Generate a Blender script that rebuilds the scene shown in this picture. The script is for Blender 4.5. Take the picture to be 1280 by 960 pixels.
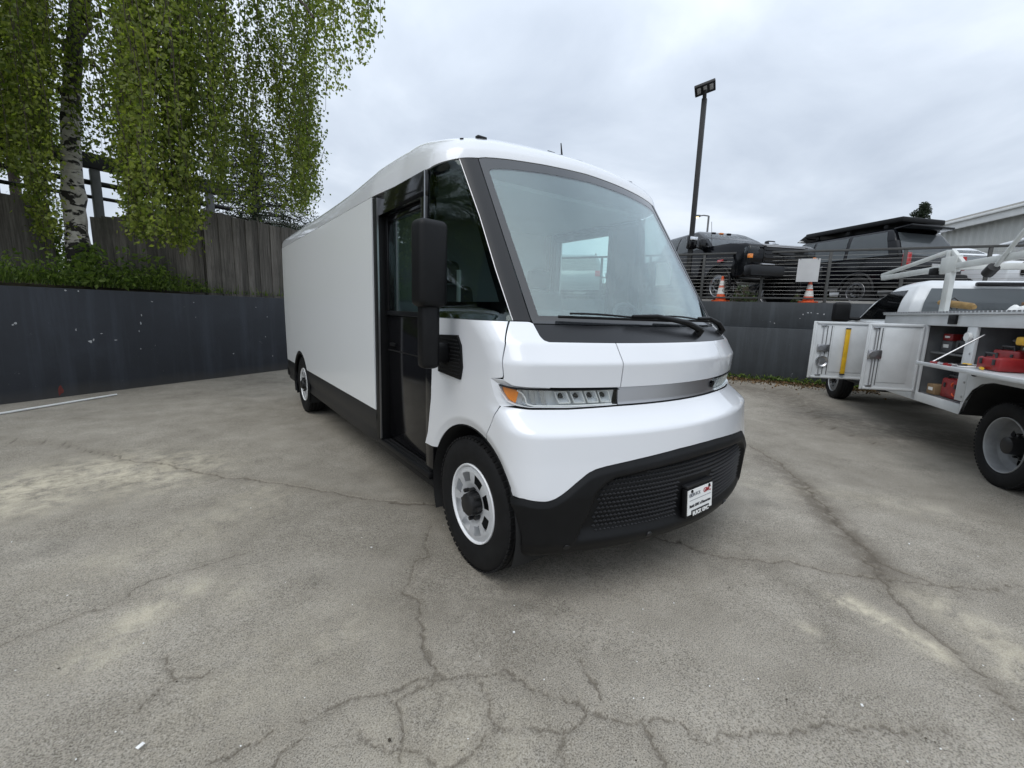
import bpy, bmesh, math, random
import numpy as np
from mathutils import Vector, Matrix
for o in list(bpy.data.objects): bpy.data.objects.remove(o)
SC = bpy.context.scene
COL = SC.collection
R = math.radians
random.seed(7); RNG = np.random.default_rng(7)

# ------------------------------------------------------------------ camera
CAM = dict(cx=-1.2, cy=-2.035, cz=1.481, yaw=.633, pitch=-.163, roll=.031, f=547.6)
def cam_axes():
    cy_, sy = math.cos(CAM['yaw']), math.sin(CAM['yaw']); cp, sp = math.cos(CAM['pitch']), math.sin(CAM['pitch'])
    fwd = np.array([sy*cp, cy_*cp, sp]); right = np.array([cy_, -sy, 0]); up = np.cross(right, fwd)
    c, s = math.cos(CAM['roll']), math.sin(CAM['roll'])
    return c*right+s*up, -s*right+c*up, fwd
C_R, C_U, C_F = cam_axes()
C_P = np.array([CAM['cx'], CAM['cy'], CAM['cz']])
cd = bpy.data.cameras.new('camera'); cam = bpy.data.objects.new('camera', cd); COL.objects.link(cam)
cd.sensor_fit = 'HORIZONTAL'; cd.sensor_width = 36; cd.lens = CAM['f']/1280*36; cd.clip_start = .05; cd.clip_end = 3000
M4 = Matrix.Identity(4)
for i in range(3):
    M4[i][0], M4[i][1], M4[i][2], M4[i][3] = C_R[i], C_U[i], -C_F[i], C_P[i]
cam.matrix_world = M4
SC.camera = cam

# ------------------------------------------------------------------ sky and light
SUN_EL, SUN_AZ = 58, 250      # overcast: a broad soft sun high behind the camera's left
w = bpy.data.worlds.new('World'); SC.world = w; w.use_nodes = True
nt = w.node_tree; nt.nodes.clear()
def N(nt, t, **k):
    n = nt.nodes.new(t)
    for a, b in k.items(): setattr(n, a, b)
    return n
def L(nt, a, b): nt.links.new(a, b)
def math_node(nt, op, a, b=None, c=None, clamp=False):
    n = N(nt, 'ShaderNodeMath', operation=op, use_clamp=clamp)
    for i, v in enumerate((a, b, c)):
        if v is None: continue
        if isinstance(v, (int, float)): n.inputs[i].default_value = v
        else: L(nt, v, n.inputs[i])
    return n.outputs[0]
def ramp(nt, fac, stops, interp='LINEAR'):
    n = N(nt, 'ShaderNodeValToRGB'); n.color_ramp.interpolation = interp
    e = n.color_ramp.elements
    while len(e) > 1: e.remove(e[-1])
    for i, (p, c) in enumerate(stops):
        el = e[0] if i == 0 else e.new(p)
        el.position = p; el.color = (*c, 1) if len(c) == 3 else c
    L(nt, fac, n.inputs[0]); return n.outputs[0]
tc = N(nt, 'ShaderNodeTexCoord'); sep = N(nt, 'ShaderNodeSeparateXYZ'); L(nt, tc.outputs['Generated'], sep.inputs[0])
zc = math_node(nt, 'MAXIMUM', sep.outputs[2], 0.0)
den = math_node(nt, 'ADD', zc, .22)
cmb = N(nt, 'ShaderNodeCombineXYZ')
L(nt, math_node(nt, 'DIVIDE', sep.outputs[0], den), cmb.inputs[0]); L(nt, math_node(nt, 'DIVIDE', sep.outputs[1], den), cmb.inputs[1])
n1 = N(nt, 'ShaderNodeTexNoise'); n1.inputs['Scale'].default_value = 1.15; n1.inputs['Detail'].default_value = 7; n1.inputs['Roughness'].default_value = .52; n1.inputs['Distortion'].default_value = .35
L(nt, cmb.outputs[0], n1.inputs['Vector'])
n2 = N(nt, 'ShaderNodeTexNoise'); n2.inputs['Scale'].default_value = .42; n2.inputs['Detail'].default_value = 4
L(nt, cmb.outputs[0], n2.inputs['Vector'])
cl = math_node(nt, 'ADD', math_node(nt, 'MULTIPLY', n1.outputs[0], .62), math_node(nt, 'MULTIPLY', n2.outputs[0], .38))
ccol = ramp(nt, cl, [(.34, (.40, .455, .54)), (.47, (.54, .60, .685)), (.56, (.68, .74, .82)), (.68, (.84, .885, .94))])
# an overcast sky is brighter overhead than at the horizon
grad = math_node(nt, 'ADD', .80, math_node(nt, 'MULTIPLY', zc, .75))
cm = N(nt, 'ShaderNodeMix', data_type='RGBA', blend_type='MULTIPLY'); cm.inputs[0].default_value = 1
L(nt, ccol, cm.inputs[6])
gc = N(nt, 'ShaderNodeCombineColor'); [L(nt, grad, gc.inputs[i]) for i in range(3)]; L(nt, gc.outputs[0], cm.inputs[7])
sky = N(nt, 'ShaderNodeTexSky', sky_type='NISHITA', sun_disc=False, sun_elevation=R(SUN_EL), sun_rotation=R(SUN_AZ))
bg1 = N(nt, 'ShaderNodeBackground'); L(nt, cm.outputs[2], bg1.inputs[0]); bg1.inputs[1].default_value = 1.12
bg2 = N(nt, 'ShaderNodeBackground'); L(nt, sky.outputs[0], bg2.inputs[0]); bg2.inputs[1].default_value = .10
mx = N(nt, 'ShaderNodeMixShader'); mx.inputs[0].default_value = .08     # thin gaps in the cloud cover
L(nt, bg1.outputs[0], mx.inputs[1]); L(nt, bg2.outputs[0], mx.inputs[2])
wo = N(nt, 'ShaderNodeOutputWorld'); L(nt, mx.outputs[0], wo.inputs[0])
sl = bpy.data.lights.new('sun', 'SUN'); sl.energy = .9; sl.angle = R(40); sl.color = (1, .97, .92)
so = bpy.data.objects.new('sun', sl); COL.objects.link(so); so.location = (-6, -6, 30)
_az = R(SUN_AZ); sdir = Vector((math.sin(_az)*math.cos(R(SUN_EL)), math.cos(_az)*math.cos(R(SUN_EL)), math.sin(R(SUN_EL))))
so.rotation_euler = sdir.to_track_quat('Z', 'Y').to_euler()
SC.view_settings.view_transform = 'Standard'; SC.view_settings.look = 'None'; SC.view_settings.gamma = 1
SC.view_settings.use_curve_mapping = False; SC.view_settings.exposure = 0.27
SC.render.engine = 'CYCLES'
SC.cycles.max_bounces = 8; SC.cycles.transparent_max_bounces = 24

# ------------------------------------------------------------------ pixel helpers (photo pixels, 1280 x 960)
def ray(x, y): return C_F + C_R*(x-640)/CAM['f'] - C_U*(y-480)/CAM['f']
def on_z(x, y, z=0.0):
    d = ray(x, y); return C_P + d*(z-C_P[2])/d[2]
def on_plane(x, y, p, n):
    d = ray(x, y); n = np.array(n, float); return C_P + d*((np.array(p, float)-C_P)@n)/(d@n)
def at_depth(x, y, depth): return C_P + ray(x, y)*depth

# ------------------------------------------------------------------ materials
def new_mat(name):
    m = bpy.data.materials.new(name); m.use_nodes = True
    nt = m.node_tree; b = nt.nodes['Principled BSDF']; return m, nt, b
def obj_coord(nt): return N(nt, 'ShaderNodeTexCoord').outputs['Object']
def geo_pos(nt): return N(nt, 'ShaderNodeNewGeometry').outputs['Position']
def noise(nt, vec, scale, detail=4, rough=.55, dist=0, out=0):
    n = N(nt, 'ShaderNodeTexNoise'); n.inputs['Scale'].default_value = scale; n.inputs['Detail'].default_value = detail
    n.inputs['Roughness'].default_value = rough; n.inputs['Distortion'].default_value = dist
    if vec is not None: L(nt, vec, n.inputs['Vector'])
    return n.outputs[out]
def mixc(nt, fac, a, b, blend='MIX'):
    n = N(nt, 'ShaderNodeMix', data_type='RGBA', blend_type=blend)
    for i, v in ((0, fac), (6, a), (7, b)):
        if isinstance(v, (int, float)): n.inputs[i].default_value = v
        elif isinstance(v, tuple): n.inputs[i].default_value = (*v, 1)
        else: L(nt, v, n.inputs[i])
    return n.outputs[2]
def bump(nt, b, h, strength=.3, dist=.01):
    n = N(nt, 'ShaderNodeBump'); n.inputs['Strength'].default_value = strength; n.inputs['Distance'].default_value = dist
    L(nt, h, n.inputs['Height']); L(nt, n.outputs[0], b.inputs['Normal'])
def mat(name, col, rough=.5, metal=0, coat=0, var=.0, vscale=3., bmp=0, bscale=60., spec=.5, rvar=.0):
    m, nt, b = new_mat(name)
    b.inputs['Base Color'].default_value = (*col, 1); b.inputs['Roughness'].default_value = rough; b.inputs['Metallic'].default_value = metal
    b.inputs['Coat Weight'].default_value = coat; b.inputs['Coat Roughness'].default_value = .04; b.inputs['Specular IOR Level'].default_value = spec
    if var or rvar:
        nz = noise(nt, geo_pos(nt), vscale, 5)
        if var:
            dk = tuple(c*(1-var) for c in col); lt = tuple(min(1, c*(1+var*.6)) for c in col)
            L(nt, ramp(nt, nz, [(.3, dk), (.7, lt)]), b.inputs['Base Color'])
        if rvar:
            L(nt, math_node(nt, 'ADD', rough-rvar, math_node(nt, 'MULTIPLY', nz, 2*rvar)), b.inputs['Roughness'])
    if bmp: bump(nt, b, noise(nt, geo_pos(nt), bscale, 3), bmp, .004)
    return m
M = {}
M['white_paint'] = mat('white_paint', (.74, .755, .78), .28, coat=1.)
M['panel_white'] = mat('panel_white', (.80, .82, .825), .30, coat=.5, bmp=.35, bscale=1.3)
M['black_plastic'] = mat('black_plastic', (.006, .0063, .007), .48, var=.25, vscale=9, bmp=.12, bscale=500, spec=.24)
M['grey_plastic'] = mat('grey_plastic', (.013, .0135, .015), .45, var=.15, vscale=9, bmp=.12, bscale=400, spec=.32)
M['black_gloss'] = mat('black_gloss', (.006, .006, .007), .10, spec=.45, rvar=.03)
M['pillar_black'] = mat('pillar_black', (.008, .0085, .010), .30, spec=.38, rvar=.05)
M['underbody'] = mat('underbody', (.012, .012, .012), .85, var=.3, vscale=6)
M['rubber'] = mat('rubber', (.009, .009, .0095), .75, spec=.25, var=.3, vscale=14, bmp=.2, bscale=180)
M['dark_hub'] = mat('dark_hub', (.012, .012, .013), .45)
M['chrome'] = mat('chrome', (.75, .76, .78), .12, metal=1)
M['satin_metal'] = mat('satin_metal', (.47, .47, .48), .36, metal=1, rvar=.06)
M['silver_plastic'] = mat('silver_plastic', (.55, .57, .6), .25, metal=.7)
M['amber'] = mat('amber', (.85, .25, .02), .2, coat=1)
M['red_lens'] = mat('red_lens', (.45, .01, .012), .2, coat=1)
M['rim_white'] = mat('rim_white', (.82, .83, .84), .35, coat=.4, var=.06, vscale=14)
M['interior_grey'] = mat('interior_grey', (.40, .42, .43), .7, var=.06)
M['interior_dark'] = mat('interior_dark', (.045, .047, .05), .6)
M['paper'] = mat('paper', (.82, .82, .80), .7)
def glass_mat(name, tint, refl, rough=.0, face=.4):
    m = bpy.data.materials.new(name); m.use_nodes = True; nt = m.node_tree; nt.nodes.clear()
    out = N(nt, 'ShaderNodeOutputMaterial'); tr = N(nt, 'ShaderNodeBsdfTransparent'); tr.inputs[0].default_value = (*tint, 1)
    gl = N(nt, 'ShaderNodeBsdfGlossy'); gl.inputs['Roughness'].default_value = rough; gl.inputs['Color'].default_value = (.92, .99, 1, 1)
    lw = N(nt, 'ShaderNodeLayerWeight'); lw.inputs[0].default_value = .5
    fac = math_node(nt, 'MULTIPLY_ADD', math_node(nt, 'POWER', lw.outputs['Facing'], 4.0), face, refl, clamp=True)      # Schlick-like, same from both sides
    mx = N(nt, 'ShaderNodeMixShader'); L(nt, fac, mx.inputs[0]); L(nt, tr.outputs[0], mx.inputs[1]); L(nt, gl.outputs[0], mx.inputs[2])
    L(nt, mx.outputs[0], out.inputs[0]); return m
M['windshield_glass'] = glass_mat('windshield_glass', (.84, .93, .92), .125, .005, .8)
M['clear_glass'] = glass_mat('clear_glass', (.84, .93, .91), .035, .0, .8)
M['tinted_glass'] = glass_mat('tinted_glass', (.55, .61, .60), .035, .0, .8)
M['privacy_glass'] = mat('privacy_glass', (.006, .007, .008), .03, coat=.3)
M['lens'] = glass_mat('lens', (.97, .98, .98), .025, .0, .7)

# ------------------------------------------------------------------ mesh helpers
ROOTM = {}
def tag(o, label=None, cat=None, group=None, kind=None):
    if label: o['label'] = label
    if cat: o['category'] = cat
    if group: o['group'] = group
    if kind: o['kind'] = kind
    return o
def root(name, loc, rotz, label, cat, group=None, world=False):
    o = bpy.data.objects.new(name, None); COL.objects.link(o); o.empty_display_size = .2
    o.location = loc; o.rotation_euler = (0, 0, rotz)
    if world: ROOTM[o.name] = (Matrix.Translation(Vector(loc)) @ Matrix.Rotation(rotz, 4, 'Z')).inverted()
    return tag(o, label, cat, group)
def link(o, parent=None):
    COL.objects.link(o)
    if parent is not None:
        o.parent = parent
        if parent.name in ROOTM: o.matrix_parent_inverse = ROOTM[parent.name]
    return o
def mesh(name, verts, faces, m=None, parent=None, smooth=False, mats=None, fm=None):
    me = bpy.data.meshes.new(name)
    me.from_pydata([tuple(map(float, v)) for v in verts], [], [tuple(map(int, f)) for f in faces])
    for mm in (mats or [m]):
        if mm is not None: me.materials.append(M[mm] if isinstance(mm, str) else mm)
    if fm is not None: me.polygons.foreach_set('material_index', list(fm))
    if smooth: me.polygons.foreach_set('use_smooth', [True]*len(me.polygons))
    me.update(); return link(bpy.data.objects.new(name, me), parent)
def from_bm(name, bm, m, parent=None, smooth=None, mats=None):
    bmesh.ops.recalc_face_normals(bm, faces=bm.faces)
    me = bpy.data.meshes.new(name)
    if smooth is not None:
        ca = math.cos(R(smooth))
        for f in bm.faces: f.smooth = True
        for e in bm.edges:
            if len(e.link_faces) == 2 and e.link_faces[0].normal.dot(e.link_faces[1].normal) < ca: e.smooth = False
    bm.to_mesh(me); bm.free()
    for mm in (mats or [m]): me.materials.append(M[mm] if isinstance(mm, str) else mm)
    return link(bpy.data.objects.new(name, me), parent)
def bm_box(bm, c, s, rot=None, bev=0, seg=2, taper=None, mi=0):
    r = bmesh.ops.create_cube(bm, size=1); vs = r['verts']
    for v in vs:
        v.co = Vector((v.co.x*s[0], v.co.y*s[1], v.co.z*s[2]))
        if taper and v.co.z > 0: v.co.x *= taper[0]; v.co.y *= taper[1]
    fs = set(f for v in vs for f in v.link_faces)
    if bev:
        es = list(set(e for v in vs for e in v.link_edges))
        rr = bmesh.ops.bevel(bm, geom=es, offset=bev, segments=seg, affect='EDGES', profile=.5)
        vs = list(set(v for f in rr['faces'] for v in f.verts) | set(v for v in vs if v.is_valid)); fs = set(f for v in vs for f in v.link_faces)
    mtx = Matrix.Translation(Vector(c))
    if rot is not None: mtx = mtx @ (rot.to_4x4() if hasattr(rot, 'to_4x4') else rot)
    for v in vs: v.co = mtx @ v.co
    if mi:
        for f in fs: f.material_index = mi
    return vs
def box(name, c, s, m, parent=None, bev=0, seg=2, rot=None, taper=None):
    bm = bmesh.new(); bm_box(bm, c, s, rot, bev, seg, taper); return from_bm(name, bm, m, parent, 35 if bev else None)
def bm_tube(bm, pts, r, n=8, caps=True):
    pts = [Vector(p) for p in pts]; rings = []
    rr = r if hasattr(r, '__len__') else [r]*len(pts)
    prev = None
    for i, p in enumerate(pts):
        d = (pts[min(i+1, len(pts)-1)]-pts[max(i-1, 0)]).normalized()
        if prev is None:
            a = Vector((0, 0, 1)) if abs(d.z) < .9 else Vector((1, 0, 0))
            u = d.cross(a).normalized()
        else:
            u = (prev-d*prev.dot(d)).normalized()
        prev = u; v = d.cross(u)
        rings.append([bm.verts.new(p+(u*math.cos(2*math.pi*k/n)+v*math.sin(2*math.pi*k/n))*rr[i]) for k in range(n)])
    for a, b in zip(rings, rings[1:]):
        for k in range(n): bm.faces.new((a[k], a[(k+1) % n], b[(k+1) % n], b[k]))
    if caps: bm.faces.new(rings[0][::-1]); bm.faces.new(rings[-1])
def tube(name, pts, r, m, parent=None, n=8):
    bm = bmesh.new(); bm_tube(bm, pts, r, n); return from_bm(name, bm, m, parent, 50)
def bm_prism(bm, poly, axis, a, b):
    """poly: 2D points; axis 0/1/2 = extrusion axis, other two take the poly coords in order"""
    def P(p, h):
        if axis == 0: return (h, p[0], p[1])
        if axis == 1: return (p[0], h, p[1])
        return (p[0], p[1], h)
    A = [bm.verts.new(P(p, a)) for p in poly]; B = [bm.verts.new(P(p, b)) for p in poly]; n = len(poly)
    for i in range(n): bm.faces.new((A[i], A[(i+1) % n], B[(i+1) % n], B[i]))
    bm.faces.new(A[::-1]); bm.faces.new(B)
    return A+B
def prism(name, poly, axis, a, b, m, parent=None, bev=0):
    bm = bmesh.new(); bm_prism(bm, poly, axis, a, b)
    if bev: bmesh.ops.bevel(bm, geom=bm.edges[:], offset=bev, segments=2, affect='EDGES', profile=.5)
    return from_bm(name, bm, m, parent, 30 if bev else 25)
def bm_lathe(bm, prof, n=32, mtx=Matrix.Identity(4), closed=False):
    """prof: (radius, axial) points, revolved about local x"""
    rings = []
    for r, x in prof:
        rings.append([bm.verts.new(mtx @ Vector((x, r*math.cos(2*math.pi*k/n), r*math.sin(2*math.pi*k/n)))) for k in range(n)])
    pr = list(zip(rings, rings[1:])) + ([(rings[-1], rings[0])] if closed else [])
    for a, b in pr:
        for k in range(n): bm.faces.new((a[k], a[(k+1) % n], b[(k+1) % n], b[k]))
def lathe(name, prof, m, parent=None, n=40, mtx=Matrix.Identity(4), closed=False, smooth=35):
    bm = bmesh.new(); bm_lathe(bm, prof, n, mtx, closed); bmesh.ops.remove_doubles(bm, verts=bm.verts, dist=1e-5)
    return from_bm(name, bm, m, parent, smooth)
def copy_tree(o, parent=None):
    c = o.copy(); COL.objects.link(c); c.parent = parent
    if parent is not None: c.matrix_parent_inverse = o.matrix_parent_inverse.copy()
    for ch in list(o.children): copy_tree(ch, c)
    return c
# ------------------------------------------------------------------ ground: one tessellated sheet, cracks sunk into it
def axis(lo, hi, step, far):
    a = list(np.arange(lo, hi, step)); g = step; x = hi
    while x < far: a.append(x); g *= 1.16; x += g
    a.append(far); g = step; x = lo-step; b = []
    while x > -far: b.append(x); g *= 1.16; x -= g
    b.append(-far); return np.array(b[::-1]+a)
gx = axis(-2.9, 4.5, .0100, 900.); gy = axis(-1.7, 3.2, .0100, 900.)
GX, GY = np.meshgrid(gx, gy); gv = np.stack([GX.ravel(), GY.ravel()], 1)
def vnoise(p, scale, seed):
    q = p*scale; i = np.floor(q).astype(np.int64); f = q-i; f = f*f*(3-2*f)
    def h(a, b):
        v = (a*374761393 + b*668265263 + seed*974634777) & 0x7fffffff
        v = ((v ^ (v >> 13))*1274126177) & 0x7fffffff
        return ((v ^ (v >> 16)) & 0xffff)/65535.
    a, b = i[:, 0], i[:, 1]
    return (h(a, b)*(1-f[:, 0])+h(a+1, b)*f[:, 0])*(1-f[:, 1])+(h(a, b+1)*(1-f[:, 0])+h(a+1, b+1)*f[:, 0])*f[:, 1]
def fbm(p, scale, seed, octv=4):
    return sum(vnoise(p, scale*2**k, seed+k)*.5**k for k in range(octv))/sum(.5**k for k in range(octv))
lp = lambda pts: [on_z(x/1.92, 460+y/1.92)[:2] for x, y in pts]           # measured in two enlarged views of the photo
rp = lambda pts: [on_z(640+x/1.92, 460+y/1.92)[:2] for x, y in pts]
CR = [ (lp([(0,170),(60,178),(140,180),(200,197),(265,210),(330,222),(400,232),(460,245),(540,262),(620,270),(700,282),(780,296),(860,308),(940,322),(1060,330)]), .013),
 (lp([(490,278),(540,262)]), .007), (lp([(200,197),(270,186),(320,172)]), .006),
 (lp([(0,660),(80,635),(160,605),(250,572),(330,520),(400,495),(470,480),(530,465),(600,445)]), .0065),
 (lp([(1035,380),(1015,440),(990,490),(985,540),(1005,590),(1020,640),(1025,680),(1045,720),(1060,745)]), .009),
 (lp([(1229,745),(1190,730),(1140,738),(1100,745),(1060,745),(1035,742),(980,755),(920,770),(840,798),(720,838)]), .008),
 (lp([(920,770),(945,800),(945,850),(958,905),(960,960)]), .006), (lp([(1060,745),(1010,765),(945,785)]), .006),
 (lp([(1145,740),(1165,790),(1175,840),(1195,875)]), .0065),
 (lp([(1229,870),(1195,878),(1140,910),(1090,950),(1060,955),(1010,935),(960,920),(880,900),(840,885)]), .008),
 (lp([(500,955),(560,915),(610,890),(650,860)]), .007), (lp([(370,805),(405,760),(425,740),(490,735)]), .006), (lp([(405,700),(420,745)]), .004),
 (lp([(640,955),(690,910),(740,875)]), .005),
 (rp([(570,185),(640,225),(700,275),(740,320),(790,380),(830,420),(860,455),(890,500),(930,560),(980,610),(1040,665),(1100,715),(1160,780),(1210,850),(1260,900)]), .014),
 (rp([(330,400),(400,415),(440,435),(520,452),(620,465),(700,472),(780,487),(880,502),(960,510),(1040,520),(1120,528),(1240,520)]), .010),
 (rp([(860,455),(920,480),(1000,505),(1060,530)]), .010), (rp([(0,748),(60,772),(120,790),(170,815)]), .006),
 (rp([(40,860),(100,870),(150,840),(200,825),(250,830),(300,838),(360,850),(440,880),(540,890),(580,870),(640,868),(720,855),(800,860),(860,858),(920,870),(1000,880),(1080,880)]), .0065),
 (rp([(100,870),(110,920),(130,980)]), .006), (rp([(300,838),(315,880),(350,930),(370,985)]), .007), (rp([(150,700),(180,745),(220,805)]), .004),
 (rp([(630,40),(700,95),(760,140),(900,190)]), .016), ]
near = (np.abs(gv[:, 0]-1.5) < 9) & (np.abs(gv[:, 1]-1) < 8); pn = gv[near]
wob = np.stack([fbm(pn, 7, 3)-.5, fbm(pn, 7, 11)-.5], 1)*.11 + np.stack([fbm(pn, 34, 5, 2)-.5, fbm(pn, 34, 8, 2)-.5], 1)*.036
pw = pn+wob; crack = np.zeros(len(pn)); halo = np.zeros(len(pn))
for pts, wd in CR:
    pts = np.array(pts); best = np.full(len(pn), 9.)
    for a, b in zip(pts, pts[1:]):
        lo = np.minimum(a, b)-.4; hi = np.maximum(a, b)+.4
        k = np.where(((pw > lo) & (pw < hi)).all(1))[0]
        if not len(k): continue
        ab = b-a; t = np.clip(((pw[k]-a)@ab)/(ab@ab), 0, 1); dd = np.hypot(*(pw[k]-a-t[:, None]*ab).T)
        best[k] = np.minimum(best[k], dd)
    wv = np.maximum(wd*(.40+.75*fbm(pn, 5, 17, 2)), .0058)
    crack = np.maximum(crack, np.exp(-(best/wv)**2)); halo = np.maximum(halo, np.exp(-(best/(wd*6))**2)*min(1, wd/.012))
def streak(pts, width, amt):
    pts = np.array(pts); best = np.full(len(gv), 99.)
    for a, b in zip(pts, pts[1:]):
        ab = b-a; t = np.clip(((gv-a)@ab)/(ab@ab), 0, 1); best = np.minimum(best, np.hypot(*(gv-a-t[:, None]*ab).T))
    return amt*np.exp(-(best/width)**2)
pale = np.zeros(len(gv))
for s in (streak(lp([(10,300),(120,275),(250,250),(370,250)]), .50, 1.0), streak(lp([(40,330),(110,320)]), .3, .8), streak(lp([(230,690),(330,610),(440,535)]), .12, .75), streak(lp([(560,520),(570,560)]), .1, .4),
          streak(lp([(240,470),(330,450)]), .2, .35), streak(lp([(470,390),(620,310)]), .3, .35), streak(rp([(800,560),(900,610),(1020,680)]), .075, 1.1), streak(rp([(1010,560),(1120,620),(1240,740)]), .14, .65),
          streak(rp([(590,280),(760,300),(1000,340)]), .22, .30), streak(rp([(700,620),(720,630)]), .04, .5), streak(lp([(1000,880),(1150,930)]), .25, .3), streak(lp([(820,640),(600,760)]), .3, .25)):
    pale = np.maximum(pale, s)
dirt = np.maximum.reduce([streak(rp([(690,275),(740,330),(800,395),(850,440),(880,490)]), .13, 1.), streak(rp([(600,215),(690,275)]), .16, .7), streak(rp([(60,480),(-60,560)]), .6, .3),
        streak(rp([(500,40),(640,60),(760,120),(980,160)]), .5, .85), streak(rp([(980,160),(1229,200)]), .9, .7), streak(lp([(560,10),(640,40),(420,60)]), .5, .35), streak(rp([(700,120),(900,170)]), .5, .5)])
zz = np.zeros(len(gv)); zz[near] -= crack*.010 + halo*.002
zz += (fbm(gv, .9, 40, 3)-.5)*.016*np.exp(-(np.hypot(gv[:, 0], gv[:, 1])/14)**4)
nx, ny = len(gx), len(gy); idx = np.arange(nx*ny).reshape(ny, nx)
fa = np.stack([idx[:-1, :-1], idx[:-1, 1:], idx[1:, 1:], idx[1:, :-1]], -1).reshape(-1, 4)
me = bpy.data.meshes.new('ground'); me.vertices.add(nx*ny); me.loops.add(fa.size); me.polygons.add(len(fa))
me.vertices.foreach_set('co', np.column_stack([gv, zz]).astype(np.float32).ravel()); me.loops.foreach_set('vertex_index', fa.astype(np.int32).ravel())
me.polygons.foreach_set('loop_start', np.arange(0, fa.size, 4, dtype=np.int32)); me.polygons.foreach_set('use_smooth', np.ones(len(fa), bool))
me.update(calc_edges=True)
def fattr(n, v): a = me.attributes.new(n, 'FLOAT', 'POINT'); a.data.foreach_set('value', v.astype(np.float32))
full = np.zeros(len(gv)); full[near] = crack; fattr('crack', full)
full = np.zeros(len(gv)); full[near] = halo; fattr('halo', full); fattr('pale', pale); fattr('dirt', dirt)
m, nt, b = new_mat('weathered_asphalt')
P_ = geo_pos(nt)
def at(nm): return N(nt, 'ShaderNodeAttribute', attribute_name=nm).outputs['Fac']
big = noise(nt, P_, .55, 5, .6, .4); mid = noise(nt, P_, 3.2, 6, .62, .2); fine = noise(nt, P_, 42, 4, .7); grit = noise(nt, P_, 170, 2, .6)
base = ramp(nt, math_node(nt, 'ADD', math_node(nt, 'MULTIPLY', big, .55), math_node(nt, 'MULTIPLY', mid, .45)), [(.32, (.168, .151, .123)), (.46, (.248, .226, .189)), (.58, (.308, .283, .240)), (.70, (.370, .341, .291))])
base = mixc(nt, ramp(nt, fine, [(.35, (.0,)*3), (.68, (.5,)*3)]), base, mixc(nt, 1, base, (1.45, 1.42, 1.36), 'MULTIPLY'))
base = mixc(nt, ramp(nt, grit, [(.38, (.85,)*3), (.49, (0,)*3)]), base, mixc(nt, 1, base, (.38, .37, .36), 'MULTIPLY'))
base = mixc(nt, ramp(nt, grit, [(.58, (0,)*3), (.68, (.6,)*3)]), base, (.48, .45, .40))
pm = math_node(nt, 'MULTIPLY', at('pale'), ramp(nt, noise(nt, P_, 7, 8, .74, .3), [(.38, (0,)*3), (.60, (1,)*3)]), clamp=True)
base = mixc(nt, math_node(nt, 'MULTIPLY', pm, .75), base, (.62, .56, .43))
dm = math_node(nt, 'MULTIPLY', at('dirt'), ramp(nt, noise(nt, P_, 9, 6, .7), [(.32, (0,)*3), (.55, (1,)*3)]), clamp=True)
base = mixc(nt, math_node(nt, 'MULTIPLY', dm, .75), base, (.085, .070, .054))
stn = ramp(nt, noise(nt, P_, 1.1, 4, .6), [(.60, (0,)*3), (.72, (1,)*3)]); base = mixc(nt, math_node(nt, 'MULTIPLY', stn, .35), base, (.10, .095, .085))
base = mixc(nt, math_node(nt, 'MULTIPLY', at('halo'), .30), base, (.15, .128, .098))
ck = ramp(nt, math_node(nt, 'ADD', at('crack'), math_node(nt, 'MULTIPLY_ADD', fine, .35, -.17)), [(.22, (0,)*3), (.75, (1,)*3)])
base = mixc(nt, math_node(nt, 'MULTIPLY', ck, .52), base, (.085, .071, .054))
L(nt, base, b.inputs['Base Color']); b.inputs['Roughness'].default_value = .88; b.inputs['Specular IOR Level'].default_value = .3
bump(nt, b, math_node(nt, 'ADD', math_node(nt, 'MULTIPLY', fine, .6), math_node(nt, 'MULTIPLY', grit, .6)), .75, .006)
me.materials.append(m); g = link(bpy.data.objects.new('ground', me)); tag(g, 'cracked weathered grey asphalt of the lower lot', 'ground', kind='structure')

# ------------------------------------------------------------------ retaining walls, raised bed, upper lot
def wall_mat(name, base, light):
    m, nt, b = new_mat(name); P_ = geo_pos(nt)
    n1 = noise(nt, P_, 1.3, 6, .65); c = ramp(nt, n1, [(.3, tuple(x*.75 for x in base)), (.6, base), (.8, tuple(x*1.4 for x in base))])
    mp = N(nt, 'ShaderNodeMapping'); mp.inputs['Scale'].default_value = (3.5, 3.5, .25); L(nt, P_, mp.inputs[0])
    c = mixc(nt, math_node(nt, 'MULTIPLY', ramp(nt, noise(nt, mp.outputs[0], 1.6, 5, .6), [(.48, (0,)*3), (.72, (1,)*3)]), .6), c, tuple(x*2.1 for x in base))
    ch = ramp(nt, noise(nt, P_, 5.5, 7, .78, .6), [(.675, (0,)*3), (.70, (1,)*3)])
    c = mixc(nt, math_node(nt, 'MULTIPLY', ch, light), c, (.42, .43, .44))
    sp = N(nt, 'ShaderNodeSeparateXYZ'); L(nt, P_, sp.inputs[0])
    c = mixc(nt, math_node(nt, 'MULTIPLY', ramp(nt, math_node(nt, 'ADD', sp.outputs[2], math_node(nt, 'MULTIPLY', n1, .25)), [(.12, (1,)*3), (.32, (0,)*3)]), .45), c, (.085, .078, .068))
    L(nt, c, b.inputs['Base Color']); b.inputs['Roughness'].default_value = .62; bump(nt, b, math_node(nt, 'ADD', noise(nt, P_, 26, 5, .7), math_node(nt, 'MULTIPLY', n1, 2)), .35, .008); return m
M['wall_blue'] = wall_mat('wall_blue', (.022, .026, .034), .65)
M['wall_slate'] = wall_mat('wall_slate', (.030, .035, .040), .5)
WL0 = on_z(0, 506)[:2]; WL1 = on_z(350, 463)[:2]; dL = (WL1-WL0)/np.linalg.norm(WL1-WL0); nL = np.array([-dL[1], dL[0]])   # nL points behind the wall
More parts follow.
